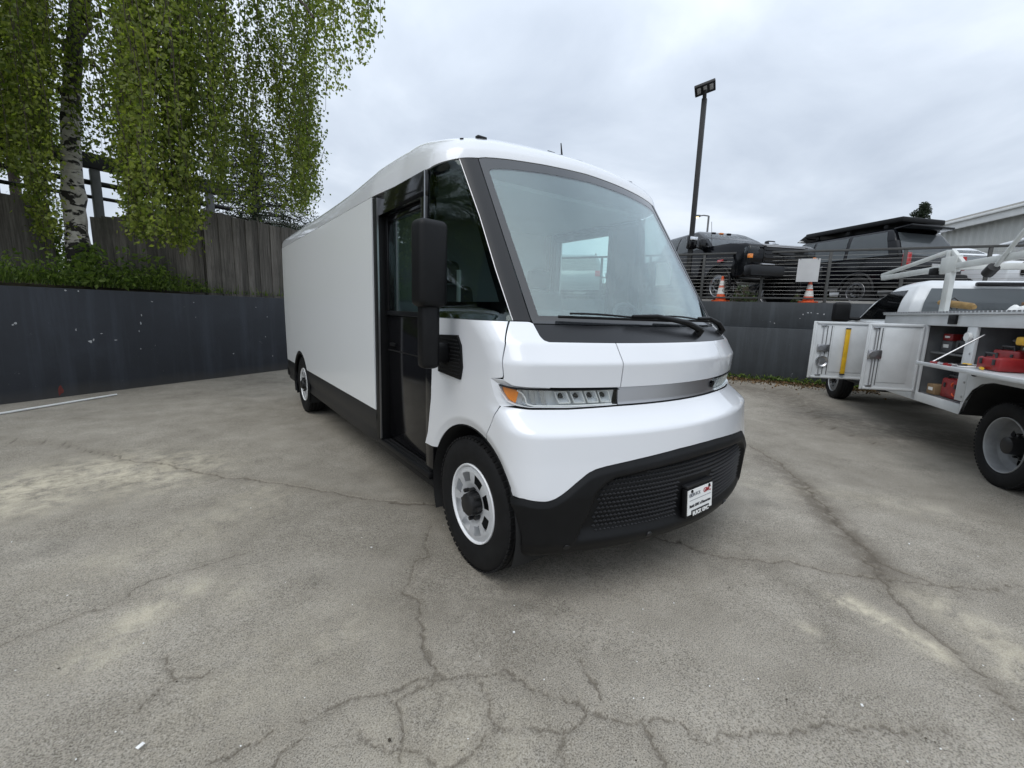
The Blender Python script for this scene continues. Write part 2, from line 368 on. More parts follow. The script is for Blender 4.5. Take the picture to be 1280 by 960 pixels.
WR0 = np.array([9.5, 3.83]); dR = np.array([.46, -.888]); dR /= np.linalg.norm(dR); nR = np.array([-dR[1], dR[0]])
HL, HR = 1.625, 1.90
# corner where the two walls meet behind the van
A_ = np.array([dL, -dR]).T; sL, sR = np.linalg.solve(A_, WR0-WL0)
corner = WL0+dL*sL
def wall_box(name, p0, d, n, length, thick, z0, z1, m, parent=None, bev=.012, off=0.):
    a = math.atan2(d[1], d[0]); c = p0+d*length/2+n*(thick/2+off)
    return box(name, (c[0], c[1], (z0+z1)/2), (length, thick, z1-z0), m, parent, bev, rot=Matrix.Rotation(a, 3, 'Z'))
wl = wall_box('retaining_wall', WL0-dL*18, dL, nL, 18+sL+2.2, .25, -.3, HL, 'wall_blue')
tag(wl, 'dark blue-grey painted retaining wall below the wooden fence and birch', 'wall')
rw = root('retaining_wall', (*(WR0), 0), 0, 'dark slate retaining wall with a ledge carrying the cable railing', 'wall', world=True)
wall_box('upper_wall', corner+dR*.3, dR, nR, 30, .3, 1.26, HR, 'wall_slate', rw, off=.04)
wall_box('lower_wall', corner+dR*.3, dR, nR, 30, .40, -.3, 1.29, 'wall_slate', rw)
up = [WR0-dR*9+nR*.30, WR0+dR*60+nR*.30, WR0+dR*60+nR*300, WR0-dR*9+nR*300]
M['upper_asphalt'] = mat('upper_asphalt', (.13, .125, .118), .9, var=.25, vscale=2, bmp=.3, bscale=80)
tag(mesh('upper_lot', [(*p, 1.86) for p in up], [(0, 1, 2, 3)], 'upper_asphalt'), kind='structure')
# raised planting bed behind the left wall
M['soil'] = mat('soil', (.06, .048, .032), .95, var=.5, vscale=7, bmp=.6, bscale=30)
bv = []; bf = []; nb, mb = 60, 12
for i in range(nb+1):
    for j in range(mb+1):
        s = -18+(sL+19)*i/nb; q = .20+j/mb*2.66; p = WL0+dL*s+nL*q
        bv.append((*p, HL-.05+.26*(1-math.exp(-(q-.2)*1.2))+.05*math.sin(s*3.1+j)*min(1, (q-.2)*.8)))
for i in range(nb):
    for j in range(mb): k = i*(mb+1)+j; bf.append((k, k+mb+1, k+mb+2, k+1))
tag(mesh('planting_bed', bv, bf, 'soil', smooth=True), kind='structure')
far = [WL0-dL*40+nL*2.8, WL0+dL*(sL+1.0)+nL*2.8, WL0+dL*(sL+1.0)+nL*300, WL0-dL*40+nL*300]
tag(mesh('terrace', [(*p, 1.60) for p in far], [(0, 1, 2, 3)], 'soil'), kind='structure')

# bare patches where the paint has flaked off the walls
M['bare_plaster'] = mat('bare_plaster', (.42, .43, .44), .8, var=.3, vscale=30); M['red_smear'] = mat('red_smear', (.13, .022, .018), .7, var=.3, vscale=20)
rc = random.Random(12)
def chip(px, py, w, h, parent, p0, d, n, m='bare_plaster', mpi=None):
    q = on_plane(px, py, (*(p0-n*.0025), 0), (*n, 0)); vs = []; k = 9
    for i in range(k):
        a = 2*math.pi*i/k; r = rc.uniform(.45, 1.); vs.append((q[0]+d[0]*w*r*math.cos(a), q[1]+d[1]*w*r*math.cos(a), q[2]+h*r*math.sin(a)))
    top = [(v[0]+n[0]*.006, v[1]+n[1]*.006, v[2]) for v in vs]
    mesh('paint_chip', vs+top, [tuple(range(k))]+[(i, (i+1) % k, k+(i+1) % k, k+i) for i in range(k)], m, parent)
wlp = bpy.data.objects['retaining_wall']
for px, py, w, h in ((19,404,.03,.025),(16,406,.02,.02),(113,427,.045,.035),(117,425,.02,.03),(82,363,.025,.02),(98,364,.015,.015),(177,394,.012,.03),(176,404,.014,.05),(174,414,.012,.03),(176,436,.010,.02),(334,396,.02,.015),(292,442,.02,.02),(190,377,.03,.012),(242,378,.02,.010),(95,412,.012,.03),(127,417,.02,.012),(145,425,.03,.012),(320,384,.018,.012),(341,445,.012,.03),(332,421,.012,.02)): chip(px, py, w*.8, h*.8, wlp, WL0, dL, nL)
chip(76, 488, .05, .10, wlp, WL0, dL, nL, 'red_smear')
for px, py, w, h in ((1004,393,.02,.03),(1010,391,.025,.025),(1014,391,.02,.02),(1022,392,.03,.02),(1030,393,.02,.03),(968,404,.02,.02),(1000,398,.015,.015)): chip(px, py, w*.8, h*.8, rw, WR0+nR*.04, dR, nR)
# ------------------------------------------------------------------ delivery van (van axes = world axes: nose towards -y, right flank at x = 0)
W_ = 2.13; WB = 4.589; WR_ = .388
def prof(keys, smooth):
    z = np.arange(0, 3.0, .002); k = np.array(keys); v = np.interp(z, k[:, 0], k[:, 1]); n = int(smooth/.002) | 1
    v = np.convolve(np.pad(v, n//2, mode='edge'), np.ones(n)/n, 'valid'); return lambda q: np.interp(q, z, v)
f_yc = prof([(0,-.6),(.27,-.68),(.30,-.73),(.36,-.765),(.60,-.775),(.765,-.752),(.90,-.738),(.92,-.722),(1.005,-.60),(1.02,-.595),(1.10,-.607),(1.235,-.617),(1.335,-.555),(1.44,-.43),(2.41,.25),(3,.66)], .022)
f_B = prof([(0,.28),(1.3,.28),(1.44,.27),(2.4,.18),(3,.15)], .1); f_I = prof([(0,.05),(.3,.03),(.6,.0),(1.44,.0),(2.32,.035),(3,.06)], .1)
f_a = prof([(0,.12),(1.2,.12),(1.45,.17),(2.4,.20),(3,.2)], .1); f_b = prof([(0,.15),(1.2,.15),(1.45,.20),(2.4,.22),(3,.2)], .1)
def F(t, z):
    """the cab's outer skin: t = 0 nose centre, 1 = corner, above 1 = metres back along the flank"""
    t = np.asarray(t, float); z = np.asarray(z, float); s = np.where(t < 0, -1, 1); t = np.abs(t)
    yc = f_yc(z); B = f_B(z); hw = W_/2-f_I(z); a = f_a(z); b = f_b(z)
    x = np.where(t <= 1, hw*t, hw); y = np.where(t <= 1, yc+B*t*t, yc+B+(t-1)); q = np.clip((t-(1-a))/(a+b), 0, 1)
    x0 = hw*(1-a); y0 = yc+B*(1-a)**2; y1 = y0+2*B*(1-a)*a; y2 = yc+B+b
    bx = (1-q)**2*x0+2*q*(1-q)*hw+q*q*hw; by = (1-q)**2*y0+2*q*(1-q)*y1+q*q*y2; k = (t > 1-a) & (t < 1+b)
    return np.stack([W_/2-s*np.where(k, bx, x), np.where(k, by, y), z], -1)
def TY(y, z): return 1+y-float(f_yc(z))-float(f_B(z))
def IT(y, z):
    t = np.linspace(.6, 2.4, 900); return float(np.interp(y, F(t, np.full(900, z))[:, 1], t))
def yline(pts, n=24, fn=None):
    """a line given in (y, z) on the flank, as dense (t, z) points"""
    p = resamp(pts, n); return [(IT(y, z), z) for y, z in p]
def resamp(c, n):
    c = np.array(c, float); d = np.r_[0, np.cumsum(np.hypot(*np.diff(c, axis=0).T)+1e-9)]; u = np.linspace(0, d[-1], n)
    return np.stack([np.interp(u, d, c[:, 0]), np.interp(u, d, c[:, 1])], 1)
def coons(bot, top, lef, rig, ni, nj):
    b, t, l, r = resamp(bot, ni), resamp(top, ni), resamp(lef, nj), resamp(rig, nj)
    u = np.linspace(0, 1, ni)[:, None, None]; v = np.linspace(0, 1, nj)[None, :, None]
    return (1-v)*b[:, None]+v*t[:, None]+(1-u)*l[None]+u*r[None]-((1-u)*(1-v)*b[0]+u*(1-v)*b[-1]+(1-u)*v*t[0]+u*v*t[-1])
def grid_normals(P):
    du = np.gradient(P, axis=0); dv = np.gradient(P, axis=1); n = np.cross(du, dv); return n/(np.linalg.norm(n, axis=-1, keepdims=True)+1e-12)
def shell(name, P, thick, m, parent, out=None, disp=None):
    """a panel with thickness from a grid of points; out = a point the outside faces away from"""
    n = grid_normals(P); c = np.array(out if out is not None else (W_/2, 1.6, 1.2))
    if (n*(P-c)).sum() < 0: n = -n
    if disp is not None: P = P+n*disp[..., None]; n2 = grid_normals(P); n = n2*np.sign((n2*n).sum(-1, keepdims=True))
    ni, nj = P.shape[:2]; Q = P-n*thick; vs = list(P.reshape(-1, 3))+list(Q.reshape(-1, 3)); o = ni*nj; fs = []; sm = []
    I = lambda i, j: i*nj+j
    for i in range(ni-1):
        for j in range(nj-1):
            f = (I(i, j), I(i+1, j), I(i+1, j+1), I(i, j+1)); fs.append(f); sm.append(1); fs.append(tuple(o+k for k in f[::-1])); sm.append(1)
    ring = [I(i, 0) for i in range(ni)]+[I(ni-1, j) for j in range(1, nj)]+[I(i, nj-1) for i in range(ni-2, -1, -1)]+[I(0, j) for j in range(nj-2, 0, -1)]
    base = len(vs); vs += [vs[k] for k in ring]+[vs[o+k] for k in ring]; nr = len(ring)
    for k in range(nr): fs.append((base+k, base+nr+k, base+nr+(k+1) % nr, base+(k+1) % nr)); sm.append(0)
    ob = mesh(name, vs, fs, m, parent); ob.data.polygons.foreach_set('use_smooth', [bool(s) for s in sm])
    bm = bmesh.new(); bm.from_mesh(ob.data); bmesh.ops.recalc_face_normals(bm, faces=bm.faces); bm.to_mesh(ob.data); bm.free()
    return ob
def mir(c): return [(-t, z) for t, z in c]
VAN = root('delivery_van', (W_/2, 2.4, 0), 0, 'large white step-in delivery van with black lower bumper and tall black mirrors', 'van', world=True)
arch = lambda y, y0=0, r=.462: WR_+math.sqrt(max(0, r*r-(y-y0)**2))
TH = .010
# hood
shell('hood', F(*np.moveaxis(coons([(-.443,1.112),(.443,1.112)], [(-.441,1.336),(.441,1.336)], [(-.443,1.112),(-.441,1.336)], [(.443,1.112),(.441,1.336)], 41, 34), -1, 0)), TH, 'white_paint', VAN)
for s in (1, -1):
    X = (lambda c: c) if s > 0 else mir
    q = coons(X([(.449,1.112),(.755,1.117),(.90,1.121),(.98,1.127),(1.036,1.150)]), X([(.447,1.336),(.78,1.338),(.80,1.346),(.806,1.365),(.800,1.425),(.812,1.433),(IT(-.214,1.433),1.433)]),
              X([(.449,1.112),(.447,1.336)]), X([(1.036,1.150)]+yline([(-.298,1.165),(-.297,1.19),(-.275,1.326),(-.214,1.433)], 20)), 60, 36)
    shell('hood_side', F(q[..., 0], q[..., 1]), TH, 'white_paint', VAN)
    # fender
    ab = [(IT(.55, .61), .61), (IT(.432, .615), .615)]+[(IT(y, arch(y)), arch(y)) for y in np.linspace(.40, -.165, 26)]
    e = ab[-1]
    rb = [e]+yline([(-.17,arch(-.165)+.006),(-.236,.932),(-.276,1.018)], 12)[1:]+[(1.086,1.07), (1.122,1.150), (1.045,1.160)]+yline([(-.292,1.165),(-.291,1.19),(-.269,1.326),(-.208,1.433)], 20)
    q = coons(X(ab), X([(IT(.45,1.433),1.433), rb[-1]]), X([ab[0]]+yline([(.51,.69),(.463,.93),(.45,1.14),(.45,1.433)], 40)), X(rb), 56, 60)
    P = F(q[..., 0], q[..., 1]); d = np.hypot(P[..., 1], P[..., 2]-WR_)-.462
    shell('fender', P, TH, 'white_paint', VAN, disp=-.014*np.clip(1-d/.042, 0, 1))
# white nose below the lamps
zb = [(0,.789),(.172,.786),(.30,.777),(.44,.765),(.56,.752),(.62,.744),(.665,.735),(.705,.718),(.762,.674),(.80,.642),(.834,.617),(.862,.601),(.895,.592),(.955,.594),(1.02,.599),(1.098,.589)]
topc = [(0,1.008),(.45,1.008),(.712,1.003),(.88,1.006),(.97,1.014),(1.034,1.015)]
rgt = [(1.098,.589)]+[(IT(y, arch(y)), arch(y)) for y in np.linspace(-.395, -.172, 12)]+yline([(-.176,arch(-.172)+.006),(-.242,.932),(-.282,1.012)], 12)[1:-1]+[(1.034,1.015)]
q = coons(mir(zb)[::-1][:-1]+zb, mir(topc)[::-1][:-1]+topc, mir(rgt), rgt, 141, 54)
P = F(q[..., 0], q[..., 1]); d = np.hypot(P[..., 1], P[..., 2]-WR_)-.462
shell('nose_panel', P, TH, 'white_paint', VAN, disp=-.014*np.clip(1-d/.042, 0, 1))
# black lower bumper with a sunken grille field
zt = [(t, z-.004) for t, z in zb]; bl = [(0,.315),(.4,.312),(.62,.30),(.80,.285),(.96,.275),(1.02,.275)]
rgt = [(1.02,.275),(1.02,.40),(1.045,.50),(1.098,.585)]
q = coons(mir(bl)[::-1][:-1]+bl, mir(zt)[::-1][:-1]+zt, mir(rgt), rgt, 161, 64)
T_, Z_ = np.abs(q[..., 0]), q[..., 1]
zin = np.interp(T_, [0,.172,.40,.569,.62,.673,.705,.734,.80], [.728,.722,.708,.691,.668,.622,.52,.455,.30])
ins = np.clip((zin-Z_)/.022, 0, 1)*np.clip((Z_-.335)/.10, 0, 1); ins = ins*ins*(3-2*ins)
lipd = np.clip((np.interp(T_, [a for a, _ in zt], [b for _, b in zt])-Z_)/.03, 0, 1)
shell('bumper', F(q[..., 0], q[..., 1]), .012, 'black_plastic', VAN, disp=.012*lipd-.034*ins)
M['scoop_lit'] = mat('scoop_lit', (.05, .051, .055), .32)  # lighter than the bumper plastic: light caught by the scoops put into colour
# small scoops moulded across the grille field
def frame_at(t, z, off=0.):
    p = F(t, z); e = 1e-3; du = F(t+e, z)-F(t-e, z); du /= np.linalg.norm(du); dv = F(t, z+e)-F(t, z-e); dv /= np.linalg.norm(dv)
    n = np.cross(du, dv); n /= np.linalg.norm(n)
    if n@(p-np.array([W_/2, 1.6, 1.])) < 0: n = -n
    return p+n*off, -du, dv, n
bm = bmesh.new()
for r in range(14):
    for c in range(-30, 31):
        t = (c+.5*(r % 2))*.0215*1.02; z = .405+r*.0235
        if abs(t) > np.interp(z, [.40,.46,.52,.62,.69], [.70,.69,.665,.63,.55]) or z > np.interp(abs(t), [0,.172,.4,.569,.62,.66], [.705,.70,.686,.67,.645,.60]): continue
        if abs(t-.02) < .155 and z < .60: continue
        p, u, v, n = frame_at(t, z, -.023)
        hw_, hh = .0115, .0105*(1-.2*abs(t))
        k = 1 if t < 0 else -1
        a = [p-u*hw_, p+v*hh, p+u*hw_, p-v*hh]; tip = p+n*.022+v*.008
        vs = [bm.verts.new(x) for x in a]; tv = bm.verts.new(tip)
        for i in range(4): bm.faces.new((vs[i], vs[(i+1) % 4], tv))
o = from_bm('grille_scoops', bm, 'scoop_lit', VAN); tag(o, kind='stuff')
# grey bar between the lamps
q = coons([(-.438,1.016),(.438,1.016)], [(-.438,1.104),(.438,1.104)], [(-.438,1.016),(-.438,1.104)], [(.438,1.016),(.438,1.104)], 41, 14)
bar = shell('grille_bar', F(q[..., 0], q[..., 1]), .008, 'satin_metal', VAN, disp=np.repeat(np.linspace(-.008, -.034, 14)[None], 41, 0))
p, u, v, n = frame_at(-.405, 1.060, -.012); bm = bmesh.new(); bm_tube(bm, [p-n*.01, p+n*.006], .022, 16); from_bm('camera_eye', bm, 'black_gloss', bar, 40)
q = coons([(-1.02,.995),(1.02,.995)], [(-1.02,1.13),(1.02,1.13)], [(-1.02,.995),(-1.02,1.13)], [(1.02,.995),(1.02,1.13)], 81, 6)
shell('lamp_recess', F(q[..., 0], q[..., 1]), .01, 'pillar_black', VAN, disp=np.full(q.shape[:2], -.075))
q = coons([(-1.02,1.108),(1.02,1.125)], [(-1.02,1.110),(1.02,1.127)], [(-1.02,1.108),(-1.02,1.110)], [(1.02,1.125),(1.02,1.127)], 61, 2)
# headlamps
M['lamp_silver'] = mat('lamp_silver', (.80, .82, .84), .22, metal=.15)
for s in (1, -1):
    X = (lambda c: c) if s > 0 else mir
    H = root('headlamp', (0, 0, 0), 0, None, None) if False else None
    botc = [(.450,1.0165),(.712,1.0125),(.88,1.0165),(.95,1.026),(1.002,1.043),(1.045,1.085),(1.064,1.122)]
    topb = [(.450,1.102),(.755,1.104),(.90,1.109),(.98,1.113),(1.064,1.124)]
    q = coons(X(botc), X(topb), X([botc[0], topb[0]]), X([botc[-1], topb[-1]]), 60, 14); P = F(q[..., 0], q[..., 1])
    hl = shell('headlamp', P, .004, 'lens', VAN, disp=np.full(q.shape[:2], -.010))
    q2 = coons(X(botc), X(topb), X([botc[0], topb[0]]), X([botc[-1], topb[-1]]), 60, 10); shell('housing', F(q2[..., 0], q2[..., 1]), .004, 'lamp_silver', hl, disp=np.full(q2.shape[:2], -.05))
    # bezel walls joining lens edge and body
    for cv, nm in ((botc, 'bezel'), (topb, 'bezel')):
        c = resamp(X(cv), 60); pa = F(c[:, 0], c[:, 1]); nn = np.array([frame_at(a, b_)[3] for a, b_ in c])
        shell(nm, np.stack([pa+nn*.001, pa-nn*.055], 1), .003, 'grey_plastic' if cv is topb else 'lamp_silver', hl, out=(W_/2, 1, 1.06))
    ac = [(.955,1.034),(1.0,1.052),(1.035,1.088),(1.048,1.112)]; at_ = [(.945,1.096),(.98,1.104),(1.048,1.114)]
    q = coons(X(ac), X(at_), X([ac[0], at_[0]]), X([ac[-1], at_[-1]]), 16, 8); shell('turn_signal', F(q[..., 0], q[..., 1]), .02, 'amber', hl, disp=np.full(q.shape[:2], -.016))
    lo = [(.95,1.024),(1.004,1.041),(1.047,1.084),(1.066,1.123)]; no_ = [(1.034,1.014),(1.044,1.019),(1.086,1.07),(1.122,1.150)]
    q = coons(X(lo), X(no_), X([lo[0], no_[0]]), X([lo[-1], no_[-1]]), 24, 8); g_ = np.linspace(0, 1, 8)[None]; shell('lamp_surround', F(q[..., 0], q[..., 1]), .006, 'white_paint', hl, disp=np.repeat(-.014+.013*g_, 24, 0))
    lo = [(.80,1.1075),(.90,1.111),(.98,1.115),(1.066,1.126)]; no_ = [(.80,1.116),(.90,1.120),(.98,1.126),(1.036,1.149),(1.122,1.150)]
    q = coons(X(lo), X(no_), X([lo[0], no_[0]]), X([lo[-1], no_[-1]]), 24, 6); shell('lamp_surround', F(q[..., 0], q[..., 1]), .006, 'white_paint', hl, disp=np.repeat(np.linspace(-.014, -.001, 6)[None], 24, 0))
    # slanted chrome reflector cells
    for k, t0 in enumerate((.475, .545, .615, .69)):
        bm = bmesh.new()
        c0 = [(t0,1.030),(t0+.055,1.030),(t0+.085,1.092),(t0+.03,1.092)]
        fr = [frame_at(s*a, b_, -.018)[0] for a, b_ in c0]; ba = [frame_at(s*(t0+.04+(a-t0-.04)*.45), 1.061+(b_-1.061)*.4, -.047)[0] for a, b_ in c0]
        va = [bm.verts.new(x) for x in fr]; vb = [bm.verts.new(x) for x in ba]
        for i in range(4): bm.faces.new((va[i], va[(i+1) % 4], vb[(i+1) % 4], vb[i]))
        bm.faces.new(vb); cell = from_bm('reflector', bm, 'lamp_silver', hl)
        bm = bmesh.new(); bm_tube(bm, fr+[fr[0]], .0042, 6); from_bm('light_guide', bm, 'paper', hl, 60)
        cpt, u, v, n = frame_at(s*(t0+.045), 1.062, -.045); bm = bmesh.new(); bm_tube(bm, [cpt, cpt+n*.022], [.013, .009], 12); from_bm('projector', bm, 'dark_hub', hl, 40)
    for k, t0 in enumerate((.80, .845, .89)):
        c0 = [(t0,1.022),(t0+.022,1.022),(t0+.045,1.098),(t0+.023,1.098)]; q = coons(X([c0[0], c0[1]]), X([c0[3], c0[2]]), X([c0[0], c0[3]]), X([c0[1], c0[2]]), 5, 8)
        shell('light_blade', F(q[..., 0], q[..., 1]), .006, 'silver_plastic', hl, disp=np.full(q.shape[:2], -.022-.006*k))
    bm = bmesh.new(); c = resamp(X([(.955,1.10),(.925,1.085),(.905,1.06),(.895,1.03),(.86,1.022),(.70,1.019),(.47,1.021)]), 40)
    bm_tube(bm, [frame_at(a, b_, -.015)[0] for a, b_ in c], .0042, 6); from_bm('light_guide', bm, 'paper', hl, 60)
# cowl, windshield, frit, pillars
def band(name, c4, ni, nj, m, th=.006, off=0., parent=VAN):
    (a, b_, c, d) = c4; q = coons([a, b_], [d, c], [a, d], [b_, c], ni, nj); return shell(name, F(q[..., 0], q[..., 1]), th, m, parent, disp=np.full(q.shape[:2], off))
cw = [(-.798,1.341),(-.4,1.340),(.4,1.340),(.798,1.341)]
q = coons(cw, [(-.796,1.424),(.796,1.424)], [cw[0], (-.803,1.37), (-.796,1.424)], [cw[-1], (.803,1.37), (.796,1.424)], 61, 12)
shell('cowl', F(q[..., 0], q[..., 1]), .008, 'pillar_black', VAN, disp=np.full(q.shape[:2], -.004))
wst = [(0,2.421),(.365,2.409),(.60,2.396),(.684,2.389),(.76,2.380),(.797,2.368)]; wstf = mir(wst)[::-1][:-1]+wst
gt = [(0,2.362),(.365,2.350),(.60,2.334),(.70,2.322),(.745,2.310),(.758,2.292)]; gtf = mir(gt)[::-1][:-1]+gt
M['frit'] = mat('frit', (.022, .024, .027), .15, coat=.5)
q = coons([(-.757,1.468),(.757,1.468)], gtf, [(-.757,1.468),(-.758,2.292)], [(.757,1.468),(.758,2.292)], 61, 40)
WS = shell('windshield', F(q[..., 0], q[..., 1]), .005, 'windshield_glass', VAN, disp=np.full(q.shape[:2], -.003))
q = coons(gtf, wstf, [gtf[0], wstf[0]], [gtf[-1], wstf[-1]], 81, 8); shell('glass_border', F(q[..., 0], q[..., 1]), .006, 'frit', WS, disp=np.full(q.shape[:2], -.002))
band('glass_border', [(-.797,1.428),(.797,1.428),(.757,1.467),(-.757,1.467)], 61, 6, 'frit', off=-.002, parent=WS)
for s in (1, -1):
    c = [(s*.757,1.467),(s*.797,1.428),(s*.797,2.368),(s*.758,2.292)]; band('glass_border', c, 5, 40, 'frit', off=-.002, parent=WS)
for s in (1, -1):
    X = (lambda c: c) if s > 0 else mir
    q = coons(X([(.803,1.438),(.886,1.438)]), X([(.803,2.366),(.86,2.362),(.918,2.357)]), X([(.803,1.438),(.803,2.366)]), X([(.886,1.438),(.896,1.70),(.897,2.0),(.918,2.357)]), 12, 40)
    shell('a_pillar', F(q[..., 0], q[..., 1]), .02, 'pillar_black', VAN)
    q = coons(X([(.889,1.439),(.893,1.439)]), X([(.921,2.354),(.925,2.353)]), X([(.889,1.439),(.899,1.70),(.900,2.0),(.921,2.354)]), X([(.893,1.439),(.903,1.70),(.904,2.0),(.925,2.353)]), 3, 40)
    shell('trim_line', F(q[..., 0], q[..., 1]), .004, 'satin_metal', VAN)
    # quarter glass and its black border
    qb = [(.896,1.439),(TY(.565,1.439),1.439)]; qt = [(.928,2.352),(1.0,2.342),(TY(.42,2.33),2.330),(TY(.565,2.318),2.318)]
    ql = [(.896,1.439),(.906,1.70),(.907,2.0),(.928,2.352)]; qr = [qb[1], qt[-1]]
    q = coons(X(qb), X(qt), X(ql), X(qr), 40, 40); P = F(q[..., 0], q[..., 1])
    u_ = np.linspace(0, 1, 40)[:, None, None]; flat = P[0:1]*(1-u_)+P[-1:]*u_; v_ = np.linspace(0, 1, 40)[None, :, None]; wv_ = np.clip(np.minimum(v_, 1-v_)/.055, 0, 1); wv_ = wv_*wv_*(3-2*wv_); P = P*(1-wv_)+flat*wv_     # flat pane
    shell('quarter_glass', P, .005, 'tinted_glass', VAN, disp=np.full(q.shape[:2], -.004))
    shell('glass_border', P[:, 0:5], .004, 'black_gloss', VAN, disp=np.full((40, 5), -.0095))
    shell('glass_border', P[0:4, 4:], .004, 'black_plastic', VAN, disp=np.full((4, 36), -.0095))
    shell('glass_border', P[34:, 4:], .004, 'black_gloss', VAN, disp=np.full((6, 36), -.0095))
# ---- flank pieces common to both sides, built for x = 0 and mirrored
def mx(x, s): return x if s > 0 else W_-x
def fbox(name, x0, x1, y0, y1, z0, z1, m, s, parent=VAN, bev=.004):
    a, b_ = mx(x0, s), mx(x1, s); return box(name, ((a+b_)/2, (y0+y1)/2, (z0+z1)/2), (abs(b_-a), y1-y0, z1-z0), m, parent, bev)
Y1, YR, ZS, ZB = 1.512, 5.62, 2.320, .641
for s in (1, -1):
    # cargo side panel with the rear arch cut out
    ay = np.linspace(.399, -.399, 31); ar = .472
    ap = [(WB+y, WR_+math.sqrt(ar*ar-y*y)) for y in ay]
    Ys = Y1 if s > 0 else 1.752                          # the driver's door on the far side is longer
    bot = [(YR-.02, ZB)]+ap+[(Ys, ZB)]
    q = coons(bot, [(YR-.02, ZS),(Ys, ZS)], [bot[0], (YR-.02, ZS)], [(Ys, ZB),(Ys, ZS)], 120, 40)
    bow = .006*np.sin(np.pi*(q[..., 1]-ZB)/(ZS-ZB))
    P = np.stack([np.full(q.shape[:2], 0.), q[..., 0], q[..., 1]], -1); P[..., 0] = mx(-bow, s)
    shell('cargo_panel', P, .02, 'panel_white', VAN)
    # arch trim, skirts, sill
    bm = bmesh.new(); pts = [(mx(.012, s), WB+.452*math.cos(a), WR_+.452*math.sin(a)) for a in np.linspace(-.35, math.pi+.35, 40)]; bm_tube(bm, pts, .022, 8); from_bm('arch_trim', bm, 'black_plastic', VAN, 60)
    for y0, y1 in ((Y1-.01, WB-.415), (WB+.415, YR-.02)):
        n_ = 12; ys = np.linspace(y0, y1, n_); rows = []
        for zz_, xo in ((ZB-.004, .004), (.58, .0), (.50, .008), (.42, .03), (.355, .012), (.33, .03)):
            rows.append([(mx(xo+(.03 if y < y0+.02 and zz_ < .45 and y1 < 4.5 else 0), s), y, zz_) for y in ys])
        shell('skirt', np.array(rows).transpose(1, 0, 2), .015, 'grey_plastic', VAN, out=(W_/2, 3, .5))
    # door jamb, recessed sliding door with window, step
    jy, wa, wb2, wz = (1.404, .642, 1.345, 2.168) if s > 0 else (1.660, .850, 1.630, 2.262)
    fbox('door_jamb', .004, .10, jy+.004, Ys-.004, .41, 2.312, 'black_plastic', s); fbox('trim_line', .0, .012, jy-.004, jy+.003, .42, 2.30, 'satin_metal', s, bev=0)
    fbox('door_header', .012, .10, .575, jy+.001, wz+.002, 2.316, 'black_gloss', s); fbox('center_pillar', .012, .09, .575, wa-.002, 1.44, wz, 'black_gloss', s); fbox('trim_line', .006, .012, .572, .577, 1.44, 2.31, 'satin_metal', s, bev=0)
    D = fbox('sliding_door', .075, .105, .470, jy, .43, 1.425, 'black_gloss', s, bev=.008)
    fbox('window_frame', .060, .112, wa, wa+.048, 1.464, wz, 'black_gloss', s, D); fbox('window_frame', .060, .112, wb2, jy, 1.464, wz, 'black_gloss', s, D)
    fbox('window_frame', .060, .112, wa+.050, wb2-.002, wz-.045, wz, 'black_gloss', s, D); fbox('window_frame', .058, .112, .470, jy, 1.427, 1.462, 'pillar_black', s, D)
    fbox('window_pane', .080, .086, wa+.048, wb2, 1.462, wz-.045, 'clear_glass', s, D, bev=0)
    fbox('door_handle', .055, .075, 1.22, 1.32, 1.19, 1.215, 'black_plastic', s, D); fbox('seal', .066, .0745, .50, 1.38, 1.150, 1.158, 'rubber', s, D, bev=0)
    fbox('front_jamb', .012, .11, .458, .57, .45, 1.437, 'black_gloss', s)
    st = fbox('step', .008, .36, .515, 1.505, .365, .408, 'black_plastic', s, bev=.01)
    for k in range(7): fbox('tread_rib', .03+k*.035, .045+k*.035, .54, 1.39, .4085, .413, 'rubber', s, st, bev=0)
    fbox('sill', .02, .10, .46, 1.52, .315, .364, 'black_plastic', s, bev=.01)
    fbox('mud_flap', .03, .20, .458, .47, .30, .60, 'black_plastic', s, bev=.003)
    # wheel wells
    for yc_ in (0., WB):
        bm = bmesh.new(); pr = [(.455 if yc_ == 0 else .468, mx(.012, s)), (.455 if yc_ == 0 else .468, mx(.46, s)), (.05, mx(.46, s))]
        aa = np.linspace(-.42, math.pi+.42, 30); rg = [[bm.verts.new((x, yc_+r*math.cos(a), WR_+r*math.sin(a))) for a in aa] for r, x in pr]
        for a, b_ in zip(rg, rg[1:]):
            for k in range(len(aa)-1): bm.faces.new((a[k], a[k+1], b_[k+1], b_[k]))
        from_bm('wheel_well', bm, 'underbody', VAN, 60)
fbox('chassis', .47, W_-.47, -.55, YR-.1, .28, .62, 'underbody', 1, bev=.02)
for s in (1, -1):
    fbox('floor_pan', .10, .50, .50, 4.10, .42, .60, 'underbody', s); fbox('floor_pan', .10, .50, 5.08, YR-.06, .42, .60, 'underbody', s)
# rear wall, doors and bumper
fbox('rear_wall', .02, W_-.02, YR-.05, YR-.012, .62, ZS-.005, 'panel_white', 1)
for x0, x1 in ((.16, 1.06), (1.07, 1.97)):
    rd = fbox('rear_door', x0, x1, YR-.011, YR+.014, .66, 2.22, 'white_paint', 1, bev=.01); fbox('handle', x1-.2 if x0 < 1 else x0+.1, x1-.1 if x0 < 1 else x0+.2, YR+.014, YR+.04, 1.2, 1.32, 'black_plastic', 1, rd)
fbox('rear_bumper', .02, W_-.02, YR-.008, YR+.20, .36, .52, 'black_plastic', 1, bev=.03)
for s in (1, -1): fbox('tail_lamp', .03, .12, YR-.011, YR+.02, 1.0, 1.35, 'red_lens', s, bev=.008)
